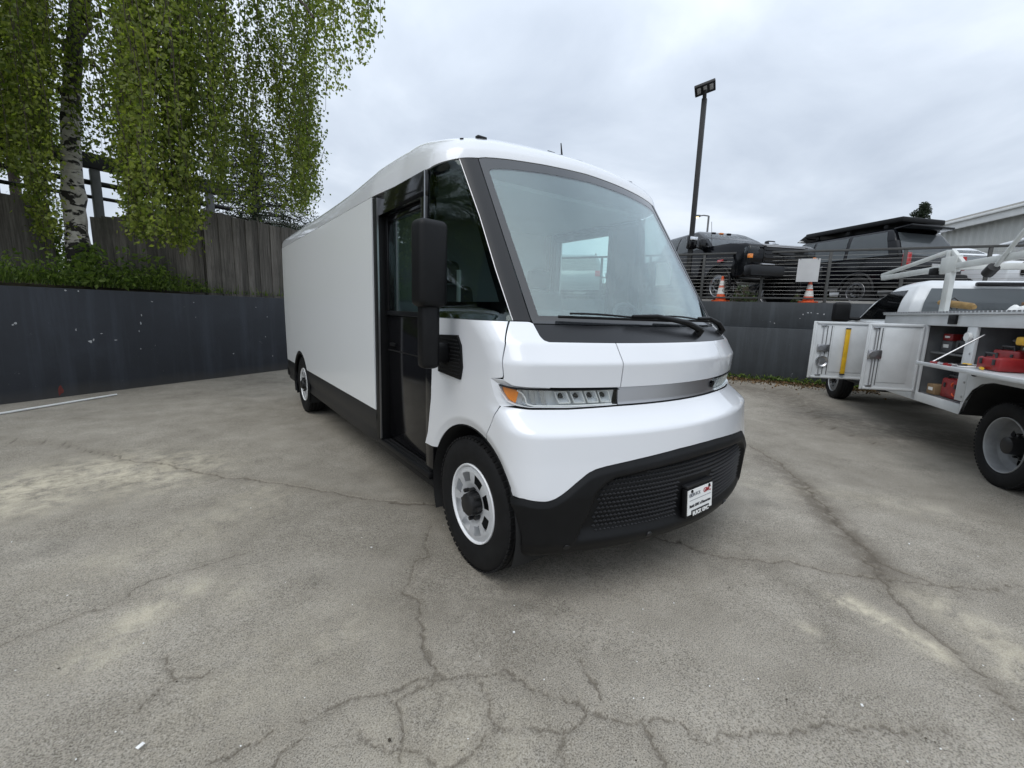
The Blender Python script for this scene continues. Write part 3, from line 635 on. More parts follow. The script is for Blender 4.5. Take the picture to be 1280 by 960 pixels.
# ---- roof
yy = np.r_[np.linspace(YR-.02, 1.6, 60), np.linspace(1.55, .62, 22)]
side = [(1, y) for y in yy]
per = []           # plan outline of the roof edge: right flank back to front, round the nose, left flank
def edge_pt(t, z): return F(t, z)
fr = np.r_[np.linspace(1.0, .80, 10), np.linspace(.78, -.78, 60), np.linspace(-.80, -1.0, 10)]
for y in yy: per.append((0.0 if y > 1.5 else .034*min(1, (1.5-y)/.5), y, ZS+.004))
ws_z = lambda t: float(np.interp(abs(t), [0,.365,.60,.684,.76,.797,.86,.92,1.0,1.20], [2.426,2.414,2.401,2.394,2.385,2.374,2.368,2.360,2.347,2.324]))
tcor = list(np.linspace(1.20, 1.0, 10)[:-1]); fr = np.r_[tcor, fr, [-x for x in tcor[::-1]]]
for t in fr: per.append(tuple(F(t, ws_z(t))))
for y in yy[::-1]: per.append((W_-(0.0 if y > 1.5 else .034*min(1, (1.5-y)/.5)), y, ZS+.004))
per = np.array(per); gs = np.r_[0, .01, .02, .035, .05, .065, .08, .10, .12, .15, .19, .24, .30, .40, .52, .65, .80, .92, 1.]
spine_y = 1.15; rows = []
_hk = np.linspace(0, 6, 1201); _hv = np.interp(_hk, [.2,.6,1.0,1.3,1.6,2.0,2.5,3.2,5.2,5.62], [.37,.385,.405,.40,.37,.325,.295,.28,.275,.27]); _hv = np.convolve(np.pad(_hv, 60, mode='edge'), np.ones(121)/121, 'valid'); hy = lambda y: float(np.interp(y, _hk, _hv))
sst = lambda x: x*x*(3-2*x)
for x, y, z in per:
    qy = spine_y+.22*math.log1p(math.exp((y-spine_y)/.22)); q = np.array([W_/2, qy]); p = np.array([x, y]); fw = sst(min(1, max(0, (.95-y)/.78)))   # 1 at the windshield, 0 along the box
    lipf = .54*(1-fw)+.20*fw; ztop = ZS+hy(qy); r = []
    for g_ in gs:
        xy = p+(q-p)*g_; e_ = min(g_/.10, 1); zl = z+(ztop-z)*(lipf*math.sqrt(1-(1-e_)**2)+(1-lipf)*(1-(1-g_)**2.2))
        r.append((xy[0], xy[1], zl))
    rows.append(r)
shell('roof', np.array(rows), .012, 'white_paint', VAN, out=(W_/2, 2.5, 1.0))
# roof furniture
for x, y, z in ((.36, .50, 0), (.93, .50, 0), (1.20, .50, 0), (1.77, .50, 0)):
    k = np.argmin(((np.array(rows)[..., :2]-np.array([x, y]))**2).sum(-1)); zr = np.array(rows).reshape(-1, 3)[k, 2]
    bm = bmesh.new(); bm_box(bm, (x, y, zr+.001), (.070, .036, .014), bev=.006, seg=3); from_bm('marker_lamp', bm, 'pillar_black', VAN, 40)
k = np.argmin(((np.array(rows)[..., :2]-np.array([1.15, .62]))**2).sum(-1)); zr = np.array(rows).reshape(-1, 3)[k, 2]
tube('antenna', [(1.15, .62, zr-.01), (1.15, .64, zr+.10)], [.008, .004], 'black_plastic', VAN)
for x, y in ((.20, .46), (W_-.20, .46)):
    k = np.argmin(((np.array(rows)[..., :2]-np.array([x, y]))**2).sum(-1)); zr = np.array(rows).reshape(-1, 3)[k, 2]
    bm = bmesh.new(); bm_tube(bm, [(x, y, zr-.005), (x-.004, y-.004, zr+.008)], .012, 10); from_bm('roof_sensor', bm, 'black_gloss', VAN, 40)
# ---- interior
fbox('bulkhead', .12, W_-.12, 1.78, 1.81, .55, 2.36, 'interior_grey', 1); fbox('cab_floor', .10, W_-.10, .10, 1.78, .56, .60, 'interior_dark', 1)
fbox('cab_floor', .46, W_-.46, -.25, .10, .56, .60, 'interior_dark', 1); fbox('cargo_floor', .05, W_-.05, 1.82, 5.55, .58, .62, 'interior_dark', 1)
fbox('headliner', .14, W_-.14, .50, 1.78, 2.30, 2.33, 'interior_grey', 1)
dash = prism('dashboard', [(-.16,1.05),(-.20,1.38),(-.17,1.405),(-.02,1.40),(.10,1.33),(.12,1.20),(.06,1.0)], 0, .20, W_-.20, 'interior_dark', VAN, bev=.02)
bm = bmesh.new(); bm_box(bm, (1.53, -.10, 1.475), (.40, .10, .17), rot=Matrix.Rotation(.35, 3, 'X'), bev=.025); from_bm('instrument_binnacle', bm, 'interior_dark', dash, 40)
box('screen', (1.53, -.045, 1.48), (.32, .006, .12), 'black_gloss', dash, rot=Matrix.Rotation(.35, 3, 'X'))
bm = bmesh.new(); ring = [(1.53+.19*math.cos(a), .16+.19*math.sin(a)*math.sin(.5), 1.40+.19*math.sin(a)*math.cos(.5)) for a in np.linspace(0, 2*math.pi, 33)]
bm_tube(bm, ring, .016, 8); bm_box(bm, (1.53, .15, 1.395), (.34, .03, .05), bev=.01); bm_tube(bm, [(1.53, .15, 1.395), (1.53, -.05, 1.30)], .03, 8); from_bm('steering_wheel', bm, 'interior_dark', VAN, 50)
bm = bmesh.new(); bm_box(bm, (.55, -.06, 1.43), (.34, .18, .14), bev=.06, seg=4); from_bm('dash_pod', bm, 'interior_dark', dash, 50)
for xs in (1.53, .52):
    bm = bmesh.new(); bm_box(bm, (xs, .92, 1.00), (.50, .52, .14), bev=.05, seg=3); seat = from_bm('seat', bm, 'interior_dark', VAN, 40)
    bm = bmesh.new(); bm_box(bm, (xs, 1.20, 1.36), (.46, .13, .66), rot=Matrix.Rotation(-.2, 3, 'X'), bev=.055, seg=3); from_bm('backrest', bm, 'interior_dark', seat, 40)
    bm = bmesh.new(); bm_box(bm, (xs, 1.30, 1.79), (.26, .10, .18), bev=.045, seg=3); from_bm('headrest', bm, 'interior_dark', seat, 40)
    box('seat_base', (xs, .95, .77), (.34, .38, .34), 'interior_dark', seat, .02)
tube('grab_rail', [(.30, .66, 1.00), (.30, .66, 1.75)], .015, 'paper', VAN)
p0 = F(-1.10, 1.66); box('window_sheet', (W_-.105, .27, 1.835), (.003, .14, .19), 'paper', VAN)
# ---- mirrors
for s in (1,):
    q = [(.345,1.115),(.345,1.335),(.115,1.345),(.075,1.29),(.060,1.17),(.080,1.100)]
    bm = bmesh.new(); bm_prism(bm, q, 0, mx(-.012, s), mx(.006, s)); mb_ = from_bm('mirror_mount', bm, 'black_plastic', VAN, 30)
    bm = bmesh.new()
    for i in range(11):
        for j in range(10):
            y = .085+i*.024+(.012 if j % 2 else 0); z = 1.125+j*.021
            if y > .33 or z > np.interp(y, [.06, .115, .34], [1.26, 1.325, 1.318]): continue
            bm_tube(bm, [(mx(-.011, s), y, z), (mx(-.016, s), y, z)], [.0075, .005], 6)
    tag(from_bm('mesh_studs', bm, 'black_plastic', mb_), kind='stuff')
    bm = bmesh.new(); bm_box(bm, (mx(-.07, s), .235, 1.235), (.14, .085, .12), bev=.03, seg=3); from_bm('mirror_arm', bm, 'black_plastic', VAN, 40)
    bm = bmesh.new(); bm_box(bm, (mx(-.155, s), .172, 1.345), (.105, .10, .37), bev=.03, seg=3, rot=Matrix.Rotation(-.06*s, 3, 'Z')); from_bm('mirror_stem', bm, 'black_plastic', VAN, 40)
    bm = bmesh.new(); bm_box(bm, (mx(-.160, s), .150, 1.715), (.172, .125, .445), bev=.036, seg=4, rot=Matrix.Rotation(.10*s, 3, 'Z')); hd = from_bm('mirror_head', bm, 'black_plastic', VAN, 40)
    box('mirror_glass', (mx(-.155, s), .215, 1.715), (.145, .006, .39), 'chrome', hd, rot=Matrix.Rotation(.10*s, 3, 'Z'))
# ---- wipers
for x0, x1, zt_ in ((.35, 1.52, 0), (1.02, 2.0, 0)):
    def sp(x, z, off): return frame_at((W_/2-x)/(W_/2), z, off)[0]
    pts = [sp(x, 1.452-.012*((x-x0)/.9), .022) for x in np.linspace(x0, x0+.82, 16)]
    wb_ = tube('wiper_blade', pts, .008, 'rubber', VAN, 6)
    pts = [sp(x, 1.462-.012*((x-x0)/.9), .034+.008*math.sin((x-x0)*9)) for x in np.linspace(x0+.06, x0+.72, 16)]; tube('wiper_spine', pts, .006, 'black_plastic', wb_, 6)
    pts = [sp(x, zz_, of) for x, zz_, of in ((x0+.44,1.452,.045), (x0+.62,1.448,.055), (min(x0+.88, 1.80),1.410,.05), (min(x0+1.03, 1.88),1.382,.03))]; tube('wiper_arm', pts, [.008, .012, .018, .020], 'black_plastic', VAN, 8)
    bm = bmesh.new(); p, u, v, n = frame_at((W_/2-min(x0+1.03, 1.88))/(W_/2), 1.38, .0); bm_tube(bm, [p, p+n*.045], [.026, .018], 12); from_bm('wiper_pivot', bm, 'black_plastic', VAN, 40)
# ---- front number plate holder with the dealer insert
p, u, v, n = frame_at(.02, .47, .0); 
Rm = Matrix(((u[0], n[0], 0), (u[1], n[1], 0), (u[2], n[2], 1))) if False else None
pc = Vector((1.06, -.786, .468)); pr = Matrix.Rotation(R(1.5), 3, 'Z') @ Matrix.Rotation(R(-4), 3, 'X')
bm = bmesh.new(); bm_box(bm, pc+pr @ Vector((0, .018, 0)), (.272, .030, .166), rot=pr, bev=.006); PL = from_bm('plate_holder', bm, 'black_plastic', VAN, 40)
bm = bmesh.new(); bm_box(bm, pc+pr @ Vector((0, .03, .094)), (.262, .055, .018), rot=pr, bev=.006); from_bm('plate_shelf', bm, 'grey_plastic', VAN, 40)
box('plate_insert', pc+pr @ Vector((0, .001, .005)), (.254, .004, .140), 'paper', PL, rot=pr)
box('plate_band', pc+pr @ Vector((0, -.003, -.062)), (.180, .004, .038), 'black_gloss', PL, rot=pr)
def text(name, s, size, m, parent, loc, rot, align='CENTER', bold=0.):
    cu = bpy.data.curves.new(name, 'FONT'); cu.body = s; cu.size = size; cu.align_x = align; cu.align_y = 'CENTER'; cu.extrude = .0006; cu.offset = bold; cu.resolution_u = 2
    to = bpy.data.objects.new(name, cu); COL.objects.link(to); bpy.context.view_layer.update()
    me = bpy.data.meshes.new_from_object(to.evaluated_get(bpy.context.evaluated_depsgraph_get())); bpy.data.objects.remove(to)
    me.materials.clear(); me.materials.append(M[m]); mt = Matrix.Translation(Vector(loc)) @ rot.to_4x4() @ Matrix.Rotation(math.pi/2, 4, 'X'); me.transform(mt)
    return link(bpy.data.objects.new(name, me), parent)
M['ink_grey'] = mat('ink_grey', (.16, .17, .19), .6); M['ink_red'] = mat('ink_red', (.35, .02, .03), .6); M['ink_black'] = mat('ink_black', (.02, .02, .025), .6)
text('lettering', 'BUICK', .027, 'ink_grey', PL, pc+pr @ Vector((-.040, -.0024, .046)), pr); text('lettering', 'GMC', .036, 'ink_red', PL, pc+pr @ Vector((.070, -.0024, .046)), pr, bold=.001)
for k in range(3): bm = bmesh.new(); bm_tube(bm, [pc+pr @ Vector((-.108+.011*k+.008*math.cos(a), -.0024, .046+.009*math.sin(a))) for a in np.linspace(0, 6.283, 13)], .0016, 4, False); from_bm('emblem', bm, 'ink_grey', PL)
text('lettering', 'Buick GMC of Beaverton', .0215, 'ink_black', PL, pc+pr @ Vector((0, -.0024, -.018)), pr, bold=.0008)
box('plate_rule', pc+pr @ Vector((0, -.0022, .016)), (.22, .001, .002), 'ink_grey', PL, rot=pr)
text('lettering', 'BUICK GMC', .031, 'paper', PL, pc+pr @ Vector((0, -.0062, -.062)), pr, bold=.0012)
for x in (-.09, .09): bm = bmesh.new(); bm_tube(bm, [pc+pr @ Vector((x, -.001, .068)), pc+pr @ Vector((x, -.006, .068))], .009, 8); from_bm('bolt', bm, 'black_plastic', PL, 40)
for t in (.36, -.36, .80):
    p, u, v, n = frame_at(t, .345, .012); bm = bmesh.new(); bm_tube(bm, [p-n*.01, p+n*.004], .018, 12); from_bm('tow_cap', bm, 'grey_plastic', VAN, 40)
# ---- wheels
def wheel(parent, mt, r, tw, rim_r, rim_m, style, blocks=True):
    """axis along local x of mt; outer face at x = 0, outside towards -x"""
    sw = r-rim_r
    p = [(rim_r*.985, .030), (rim_r+.005, .012), (rim_r+sw*.22, .002), (rim_r+sw*.5, -.006), (rim_r+sw*.78, .002), (rim_r+sw*.92, .014), (r-.004, .032)]
    tw_in = [(r, .040)]
    for k in range(1, 5):
        xg = tw*(k/5); tw_in += [(r+.001, xg-.006), (r-.010, xg-.004), (r-.010, xg+.004), (r+.001, xg+.006)]
    p2 = [(r, tw-.040), (r-.004, tw-.032), (rim_r+sw*.78, tw-.002), (rim_r+sw*.4, tw), (rim_r*.985, tw-.03)]
    ty = lathe('tyre', p+tw_in+p2, 'rubber', None, 64, mt, smooth=45); link_to(ty, parent)
    bm = bmesh.new(); nb_ = 66
    for k in range(nb_ if blocks else 0):
        for xs, ln in ((.026, .034), (tw-.026, .034)):
            a = 2*math.pi*(k+(.5 if xs > .1 else 0))/nb_
            rt = Matrix.Rotation(a, 4, 'X'); vs = bm_box(bm, (0, 0, 0), (ln, .024, .010))
            for v in vs: v.co = mt @ (rt @ (v.co+Vector((xs, 0, r-.0075))))
    if blocks: o = from_bm('tread_blocks', bm, 'rubber', None); link_to(o, ty); tag(o, kind='stuff')
    # rim barrel and lip
    lipp = [(rim_r*.99, .030), (rim_r, .012), (rim_r-.004, .006), (rim_r-.010, .008), (rim_r-.016, .022), (rim_r-.03, .06 if style == 'steel' else .15), (rim_r-.03, tw-.03)]
    rim = lathe('rim', lipp, rim_m, None, 64, mt, smooth=40); link_to(rim, parent)
    bm = bmesh.new(); nh = 8
    if style == 'steel': rr = [.064, .100, .130, .184, .198, rim_r-.012]; xx = [.045, .022, .013, .010, .012, .020]; h0, h1 = 2, 3; frac = .54; hub = (.068, -.030)
    else: rr = [.10, .118, .135, .190, .205, rim_r-.026]; xx = [.135, .150, .152, .150, .140, .10]; h0, h1 = 2, 3; frac = .36; hub = (.085, .02)
    if style != 'steel': nh = 6
    sub = 15; na = nh*sub; ring = [[bm.verts.new(mt @ Vector((x, q_*math.cos(2*math.pi*k/na), q_*math.sin(2*math.pi*k/na)))) for k in range(na)] for q_, x in zip(rr, xx)]
    for ri in range(len(rr)-1):
        for k in range(na):
            ph = ((k % sub)+.5)/sub
            if ri == h0 and abs(ph-.5) < frac/2: continue
            bm.faces.new((ring[ri][k], ring[ri][(k+1) % na], ring[ri+1][(k+1) % na], ring[ri+1][k]))
    bmesh.ops.solidify(bm, geom=bm.faces[:], thickness=.008); dk = from_bm('wheel_disc', bm, rim_m, None, 40); link_to(dk, rim)
    bm = bmesh.new(); bm_tube(bm, [mt @ Vector((x, 0, 0)) for x in (.10 if style == 'steel' else .2, .012 if style == 'steel' else .15, hub[1]+.01, hub[1])], [hub[0]*1.02, hub[0], hub[0]*.92, hub[0]*.7], 24)
    for k in range(8 if style == 'steel' else 10):
        a = 2*math.pi*k/(8 if style == 'steel' else 10); ra = .086 if style == 'steel' else .112; x0 = .03 if style == 'steel' else .15
        bm_tube(bm, [mt @ Vector((x0, ra*math.cos(a), ra*math.sin(a))), mt @ Vector((x0-.035, ra*math.cos(a), ra*math.sin(a)))], .012, 6)
    hb = from_bm('hub', bm, 'dark_hub', None, 40); link_to(hb, rim)
    bm = bmesh.new(); bm_lathe(bm, [(.02, .12 if style == 'steel' else .22), (rim_r-.032, .12 if style == 'steel' else .22)], 32, mt); bd = from_bm('brake_drum', bm, 'underbody', None); link_to(bd, rim)
def link_to(o, parent):
    o.parent = parent
    if parent.name in ROOTM: o.matrix_parent_inverse = ROOTM[parent.name]
for s in (1, -1):
    for yc_ in (0., WB):
        bm = bmesh.new(); bm_tube(bm, [(mx(.15, s), yc_, WR_), (mx(.60, s), yc_, WR_)], .06, 12); wx = from_bm('wheel', bm, 'underbody', VAN, 40)
        wheel(wx, Matrix.Translation((mx(.022, s), yc_, WR_)) @ Matrix.Rotation(0 if s > 0 else math.pi, 4, 'Z'), WR_, .235, .232, 'rim_white', 'steel')
# ------------------------------------------------------------------ left: fence, birch, weeds, things behind the fence
def leaf_mat(name, dark, light, trans=.45):
    m = bpy.data.materials.new(name); m.use_nodes = True; nt = m.node_tree; nt.nodes.clear()
    out = N(nt, 'ShaderNodeOutputMaterial'); at = N(nt, 'ShaderNodeAttribute', attribute_name='tone').outputs['Fac']
    c = ramp(nt, at, [(0, dark), (1, light)])
    b = N(nt, 'ShaderNodeBsdfPrincipled'); L(nt, c, b.inputs['Base Color']); b.inputs['Roughness'].default_value = .5; b.inputs['Specular IOR Level'].default_value = .35
    t = N(nt, 'ShaderNodeBsdfTranslucent'); L(nt, mixc(nt, 1, c, (1.3, 1.5, .7), 'MULTIPLY'), t.inputs[0])
    mx = N(nt, 'ShaderNodeMixShader'); mx.inputs[0].default_value = trans; L(nt, b.outputs[0], mx.inputs[1]); L(nt, t.outputs[0], mx.inputs[2]); L(nt, mx.outputs[0], out.inputs[0]); return m
M['birch_leaf'] = leaf_mat('birch_leaf', (.075, .110, .020), (.270, .300, .065), .5); M['pine_leaf'] = leaf_mat('pine_leaf', (.012, .020, .012), (.03, .045, .022), .15)
M['weed_leaf'] = leaf_mat('weed_leaf', (.045, .085, .016), (.20, .27, .06)); M['shrub_leaf'] = leaf_mat('shrub_leaf', (.08, .13, .02), (.22, .28, .06))
def leaves(name, pos, size, m, parent=None, droop=.0, aspect=.72, rng=RNG, tone=None, kind=None):
    """one folded diamond per leaf: 4 triangles"""
    n = len(pos); d = rng.normal(size=(n, 3)); d[:, 2] -= droop; d /= np.linalg.norm(d, axis=1, keepdims=True)
    u = np.cross(d, rng.normal(size=(n, 3))); u /= np.linalg.norm(u, axis=1, keepdims=True); w_ = np.cross(d, u)
    s = (np.asarray(size)*(.7+.6*rng.random(n)))[:, None]
    base = pos; tip = pos+d*s; mid = pos+d*s*.42; l = mid+u*s*aspect*.5+w_*s*.10; r = mid-u*s*aspect*.5+w_*s*.10
    v = np.stack([base, l, tip, r, mid], 1).reshape(-1, 3); k = (np.arange(n)*5)[:, None]
    f = np.concatenate([k+[0, 1, 4], k+[1, 2, 4], k+[4, 2, 3], k+[0, 4, 3]], 0)
    me = bpy.data.meshes.new(name); me.vertices.add(len(v)); me.loops.add(f.size); me.polygons.add(len(f))
    me.vertices.foreach_set('co', v.astype(np.float32).ravel()); me.loops.foreach_set('vertex_index', f.astype(np.int32).ravel()); me.polygons.foreach_set('loop_start', np.arange(0, f.size, 3, dtype=np.int32))
    me.update(calc_edges=True); tn = np.repeat(tone if tone is not None else rng.random(n), 5); a = me.attributes.new('tone', 'FLOAT', 'POINT'); a.data.foreach_set('value', tn.astype(np.float32))
    me.materials.append(M[m]); o = link(bpy.data.objects.new(name, me), parent)
    if kind: o['kind'] = kind
    return o
# ---- weathered board fence
def wood_mat():
    m, nt, b = new_mat('grey_wood'); P_ = geo_pos(nt)
    mp = N(nt, 'ShaderNodeMapping'); mp.inputs['Scale'].default_value = (14, 14, .7); L(nt, P_, mp.inputs[0])
    rnd = N(nt, 'ShaderNodeObjectInfo').outputs['Random']
    g1 = noise(nt, mp.outputs[0], 2.5, 6, .7, .4); c = ramp(nt, g1, [(.25, (.050, .045, .039)), (.5, (.125, .114, .100)), (.75, (.225, .208, .186))])
    c = mixc(nt, 1, c, ramp(nt, rnd, [(0, (.62,)*3), (1, (1.3,)*3)]), 'MULTIPLY')
    c = mixc(nt, math_node(nt, 'MULTIPLY', ramp(nt, noise(nt, P_, 1.3, 5, .65), [(.5, (0,)*3), (.72, (1,)*3)]), .55), c, (.040, .042, .032))
    L(nt, c, b.inputs['Base Color']); b.inputs['Roughness'].default_value = .9; bump(nt, b, g1, .6, .01); return m
M['grey_wood'] = wood_mat()
def fence(p0, p1, z0, zt0, zt1, label, group, seed):
    p0 = np.array(p0); p1 = np.array(p1); Ln = np.linalg.norm(p1-p0); d = (p1-p0)/Ln; nn = np.array([-d[1], d[0]]); a = math.atan2(d[1], d[0]); rg = random.Random(seed)
    f = root('board_fence', (*p0, z0), 0, label, 'fence', group, world=True); n = max(1, round(Ln/.145)); wdt = Ln/n
    base = None
    for i in range(n):
        s = (i+.5)/n; p = p0+d*s*Ln+nn*((i % 2)*.013+rg.uniform(0, .002)); zt = zt0+(zt1-zt0)*s+rg.uniform(-.02, .02)
        bm = bmesh.new(); bm_box(bm, (0, 0, 0), (wdt+.006, .011, 1), bev=.002, seg=1) if base is None else None
        if base is None:
            o = from_bm('board', bm, 'grey_wood', f); base = o.data
        else: bm.free(); o = bpy.data.objects.new('board', base); link(o, f)
        o.scale = (1, 1, zt-z0); o.rotation_euler = (0, rg.uniform(-.004, .004), a); o.location = (*p, (zt+z0)/2)
    for zr in (.35, .85):
        zz_ = z0+(min(zt0, zt1)-z0)*zr; c = (p0+p1)/2+nn*.035; box('rail', (*c, zz_), (Ln, .04, .09), 'grey_wood', f, rot=Matrix.Rotation(a, 3, 'Z'))
    for i in range(int(Ln/2.4)+1):
        c = p0+d*min(Ln-.05, i*2.4+.05)+nn*.10; box('post', (*c, (z0+min(zt0, zt1)-.05)/2), (.09, .09, min(zt0, zt1)-.05-z0), 'grey_wood', f, rot=Matrix.Rotation(a, 3, 'Z'))
def wp(s, off): return WL0+dL*s+nL*off
fg = 'weathered board fences above the blue-grey wall'
fence(wp(3.16, .36), wp(sL+.9, .36), 1.60, 3.26, 3.20, 'tall grey board fence standing right on the wall edge beside the van', fg, 1)
fence(wp(1.70, 1.05), wp(3.14, .42), 1.66, 2.84, 3.27, 'grey board fence panel half hidden by the hanging birch curtain', fg, 2)
fence(wp(-15.0, 1.9), wp(1.52, 1.9), 1.72, 3.15, 3.15, 'grey board fence panel on the far side of the birch trunk', fg, 3)
# ---- weeping birch
def birch_bark():
    m, nt, b = new_mat('birch_bark'); P_ = geo_pos(nt); sp = N(nt, 'ShaderNodeSeparateXYZ'); L(nt, P_, sp.inputs[0])
    mp = N(nt, 'ShaderNodeMapping'); mp.inputs['Scale'].default_value = (2.0, 2.0, 3.6); L(nt, P_, mp.inputs[0])
    n1 = noise(nt, mp.outputs[0], 2.3, 5, .62, .5)
    hgt = ramp(nt, math_node(nt, 'MULTIPLY_ADD', sp.outputs[2], .1, -.1), [(.08, (.20,)*3), (.20, (.06,)*3), (.30, (-.0,)*3), (.45, (.16,)*3), (.8, (.5,)*3)])
    dk = ramp(nt, math_node(nt, 'ADD', n1, hgt), [(.565, (0,)*3), (.60, (1,)*3)])
    mp2 = N(nt, 'ShaderNodeMapping'); mp2.inputs['Scale'].default_value = (3, 3, 26); L(nt, P_, mp2.inputs[0])
    ln = ramp(nt, noise(nt, mp2.outputs[0], 2, 3, .6), [(.62, (0,)*3), (.68, (1,)*3)])
    c = ramp(nt, noise(nt, P_, 9, 5), [(.3, (.40, .37, .33)), (.7, (.66, .63, .58))]); c = mixc(nt, math_node(nt, 'MULTIPLY', ln, .6), c, (.12, .10, .09)); c = mixc(nt, dk, c, (.022, .019, .017))
    L(nt, c, b.inputs['Base Color']); b.inputs['Roughness'].default_value = .8; bump(nt, b, math_node(nt, 'ADD', n1, noise(nt, P_, 30, 4)), .5, .02); return m
M['birch_bark'] = birch_bark(); M['twig'] = mat('twig', (.045, .034, .026), .85)
TB = np.array([*wp(1.50, 1.15), 1.72]); pxm = lambda x, y, dep: at_depth(x, y, dep)
tdep = float((np.array([*TB[:2], 2.5])-C_P) @ C_F)
BT = root('birch_tree', tuple(TB), 0, 'large weeping birch with white peeling bark and long hanging leafy strands', 'tree', world=True)
trk = [TB, pxm(99, 318, tdep), pxm(93, 260, tdep), pxm(89, 205, tdep), pxm(88, 150, tdep+.05), pxm(91, 90, tdep+.1), pxm(94, 40, tdep+.1), pxm(100, -40, tdep+.2), pxm(112, -140, tdep+.3), pxm(116, -260, tdep+.3), pxm(112, -420, tdep+.3)]
trkc = []
for a, b_ in zip(trk, trk[1:]):
    for k in range(4): trkc.append(a+(b_-a)*k/4)
trkc.append(trk[-1]); trad = np.interp(np.linspace(0, 1, len(trkc)), [0, .06, .2, .45, .7, 1], [.23, .178, .150, .125, .09, .04])
rg = np.random.default_rng(3); bm = bmesh.new(); bm_tube(bm, trkc, list(trad*(1+.06*rg.normal(size=len(trkc)))), 18); from_bm('trunk', bm, 'birch_bark', BT, 70)
bm = bmesh.new(); limb_pts = []
def limb(p0, p1, sag, r0, r1, n=10):
    p0 = np.array(p0); p1 = np.array(p1); pts = []
    for i in range(n+1):
        t = i/n; p = p0+(p1-p0)*t; p = p+np.array([0, 0, sag*math.sin(math.pi*t)])+rg.normal(size=3)*.04*math.sin(math.pi*t); pts.append(p)
    bm_tube(bm, pts, list(np.linspace(r0, r1, n+1)), 7); limb_pts.extend(pts)
for x0, y0, x1, y1, dd, r0 in ((92,100,130,94,.2,.05),(90,60,150,20,.4,.06),(95,20,190,-60,-.3,.07),(90,130,40,120,-.4,.05),(92,75,20,40,.5,.06),(100,-20,-40,-60,.0,.07),(105,-60,345,-2,-.6,.075),(345,-2,392,22,-.75,.03),(105,-90,430,-40,-.9,.07),(110,-130,300,-110,.6,.07),(112,-170,200,-220,1.2,.06),(112,-200,0,-240,.9,.06),(112,-240,300,-260,-.8,.06),(113,-280,40,-360,-.4,.05),(100,-10,210,30,-.8,.05),(100,-60,260,30,.9,.05),(112,-150,-60,-160,-.6,.06)):
    limb(pxm(x0, y0, tdep+.1), pxm(x1, y1, tdep+.1+dd), .25, r0, .018)
from_bm('limbs', bm, 'twig', BT, 60)
env_x = [-160,-60,0,30,48,62,80,90,112,125,160,168,200,238,252,262,275,300,340,385,397,400,408,418,432,460,478,487]
env_y = [300,270,215,205,285,318,322,212,200,205,232,296,306,318,270,236,250,268,264,266,252,92,138,128,88,72,52,10]
dens_x = [-160,0,62,76,125,160,170,245,255,272,280,380,398,402,480,488]; dens = [.9,1.0,.95,.62,.26,.28,1.2,1.2,.36,.40,.95,.9,.75,.45,.36,.25]
dep_x = [-160,0,90,165,245,280,400,402,488]; dep_y = [0.2,0.1,-.05,-.55,-.45,.5,.9,-.3,-.6]
strand = []; lp_, ltone = [], []; bm = bmesh.new(); ns = 0
cent = rg.uniform(-150, 484, 95); cdep = rg.normal(size=95)*.5
while ns < 1080:
    ci = rg.integers(95); x = cent[ci]+rg.normal()*8
    if x > 486 or x < -150: continue
    if rg.random() > np.interp(x, dens_x, dens)/1.3: continue
    ns += 1; dep = tdep+np.interp(x, dep_x, dep_y)+cdep[ci]+rg.normal()*.2
    lowest = rg.random() < .26; yb = np.interp(x, env_x, env_y)-(rg.exponential(6) if lowest else rg.uniform(0, 1)**.8*250)
    if x > 399: yb = max(yb, -120)
    p = pxm(x, yb, dep); Ls = rg.uniform(.9, 2.8); drift = rg.normal(size=2)*.10; tone0 = np.clip(.45+rg.normal()*.22, 0, 1)
    top = p+np.array([drift[0], drift[1], Ls]); k = max(6, int(Ls*5)); tt = np.linspace(0, 1, k); ph = rg.uniform(0, 6)
    pts = p+(top-p)*tt[:, None]+np.stack([.04*np.sin(ph+tt*5), .04*np.cos(ph*2+tt*4), 0*tt], 1); bm_tube(bm, pts, list(.0022+.004*tt), 3, False)
    nl = int(Ls*rg.uniform(45, 85)); q = rg.random(nl); c = p+(top-p)*q[:, None]+np.stack([.04*np.sin(ph+q*5), .04*np.cos(ph*2+q*4), 0*q], 1)
    c = c+rg.normal(size=(nl, 3))*np.array([.075, .075, .05]); lp_.append(c); ltone.append(np.clip(tone0+rg.normal(size=nl)*.2, 0, 1))
# the part of the crown above the picture
for k in range(330):
    x, y = rg.uniform(-260, 440), rg.uniform(-420, -40); dep = tdep+rg.normal()*1.5; p = pxm(x, y, dep); Ls = rg.uniform(.8, 2.2); nl = int(Ls*26); q = rg.random(nl)
    c = p+np.array([0, 0, 1])*(Ls*q)[:, None]+rg.normal(size=(nl, 3))*.12; lp_.append(c); ltone.append(np.clip(.45+rg.normal(size=nl)*.25, 0, 1)); bm_tube(bm, [p, p+np.array([0, 0, Ls])], [.003, .006], 3, False)
for xs, yb, yt in ((407,138,60), (407.6,120,75), (437,97,70)): bm_tube(bm, [pxm(xs, yb, tdep-.5), pxm(xs+1, yt, tdep-.5)], .003, 3, False)
from_bm('twigs', bm, 'twig', BT); lp_ = np.concatenate(lp_); tag(leaves('crown', lp_, .060, 'birch_leaf', BT, droop=.9, tone=np.concatenate(ltone), rng=rg), kind='stuff')
for k, (s, lab) in enumerate(((-5.6, 'added weeping birch mostly out of view, darkening the van glass reflections'),)):  # extra birch added mostly out of view to darken the glass reflections
    c = copy_tree(BT); v = wp(s, 1.3); c.location = (v[0], v[1], 1.72); c.rotation_euler = (0, 0, 1.1+k*2.2); c['label'] = lab
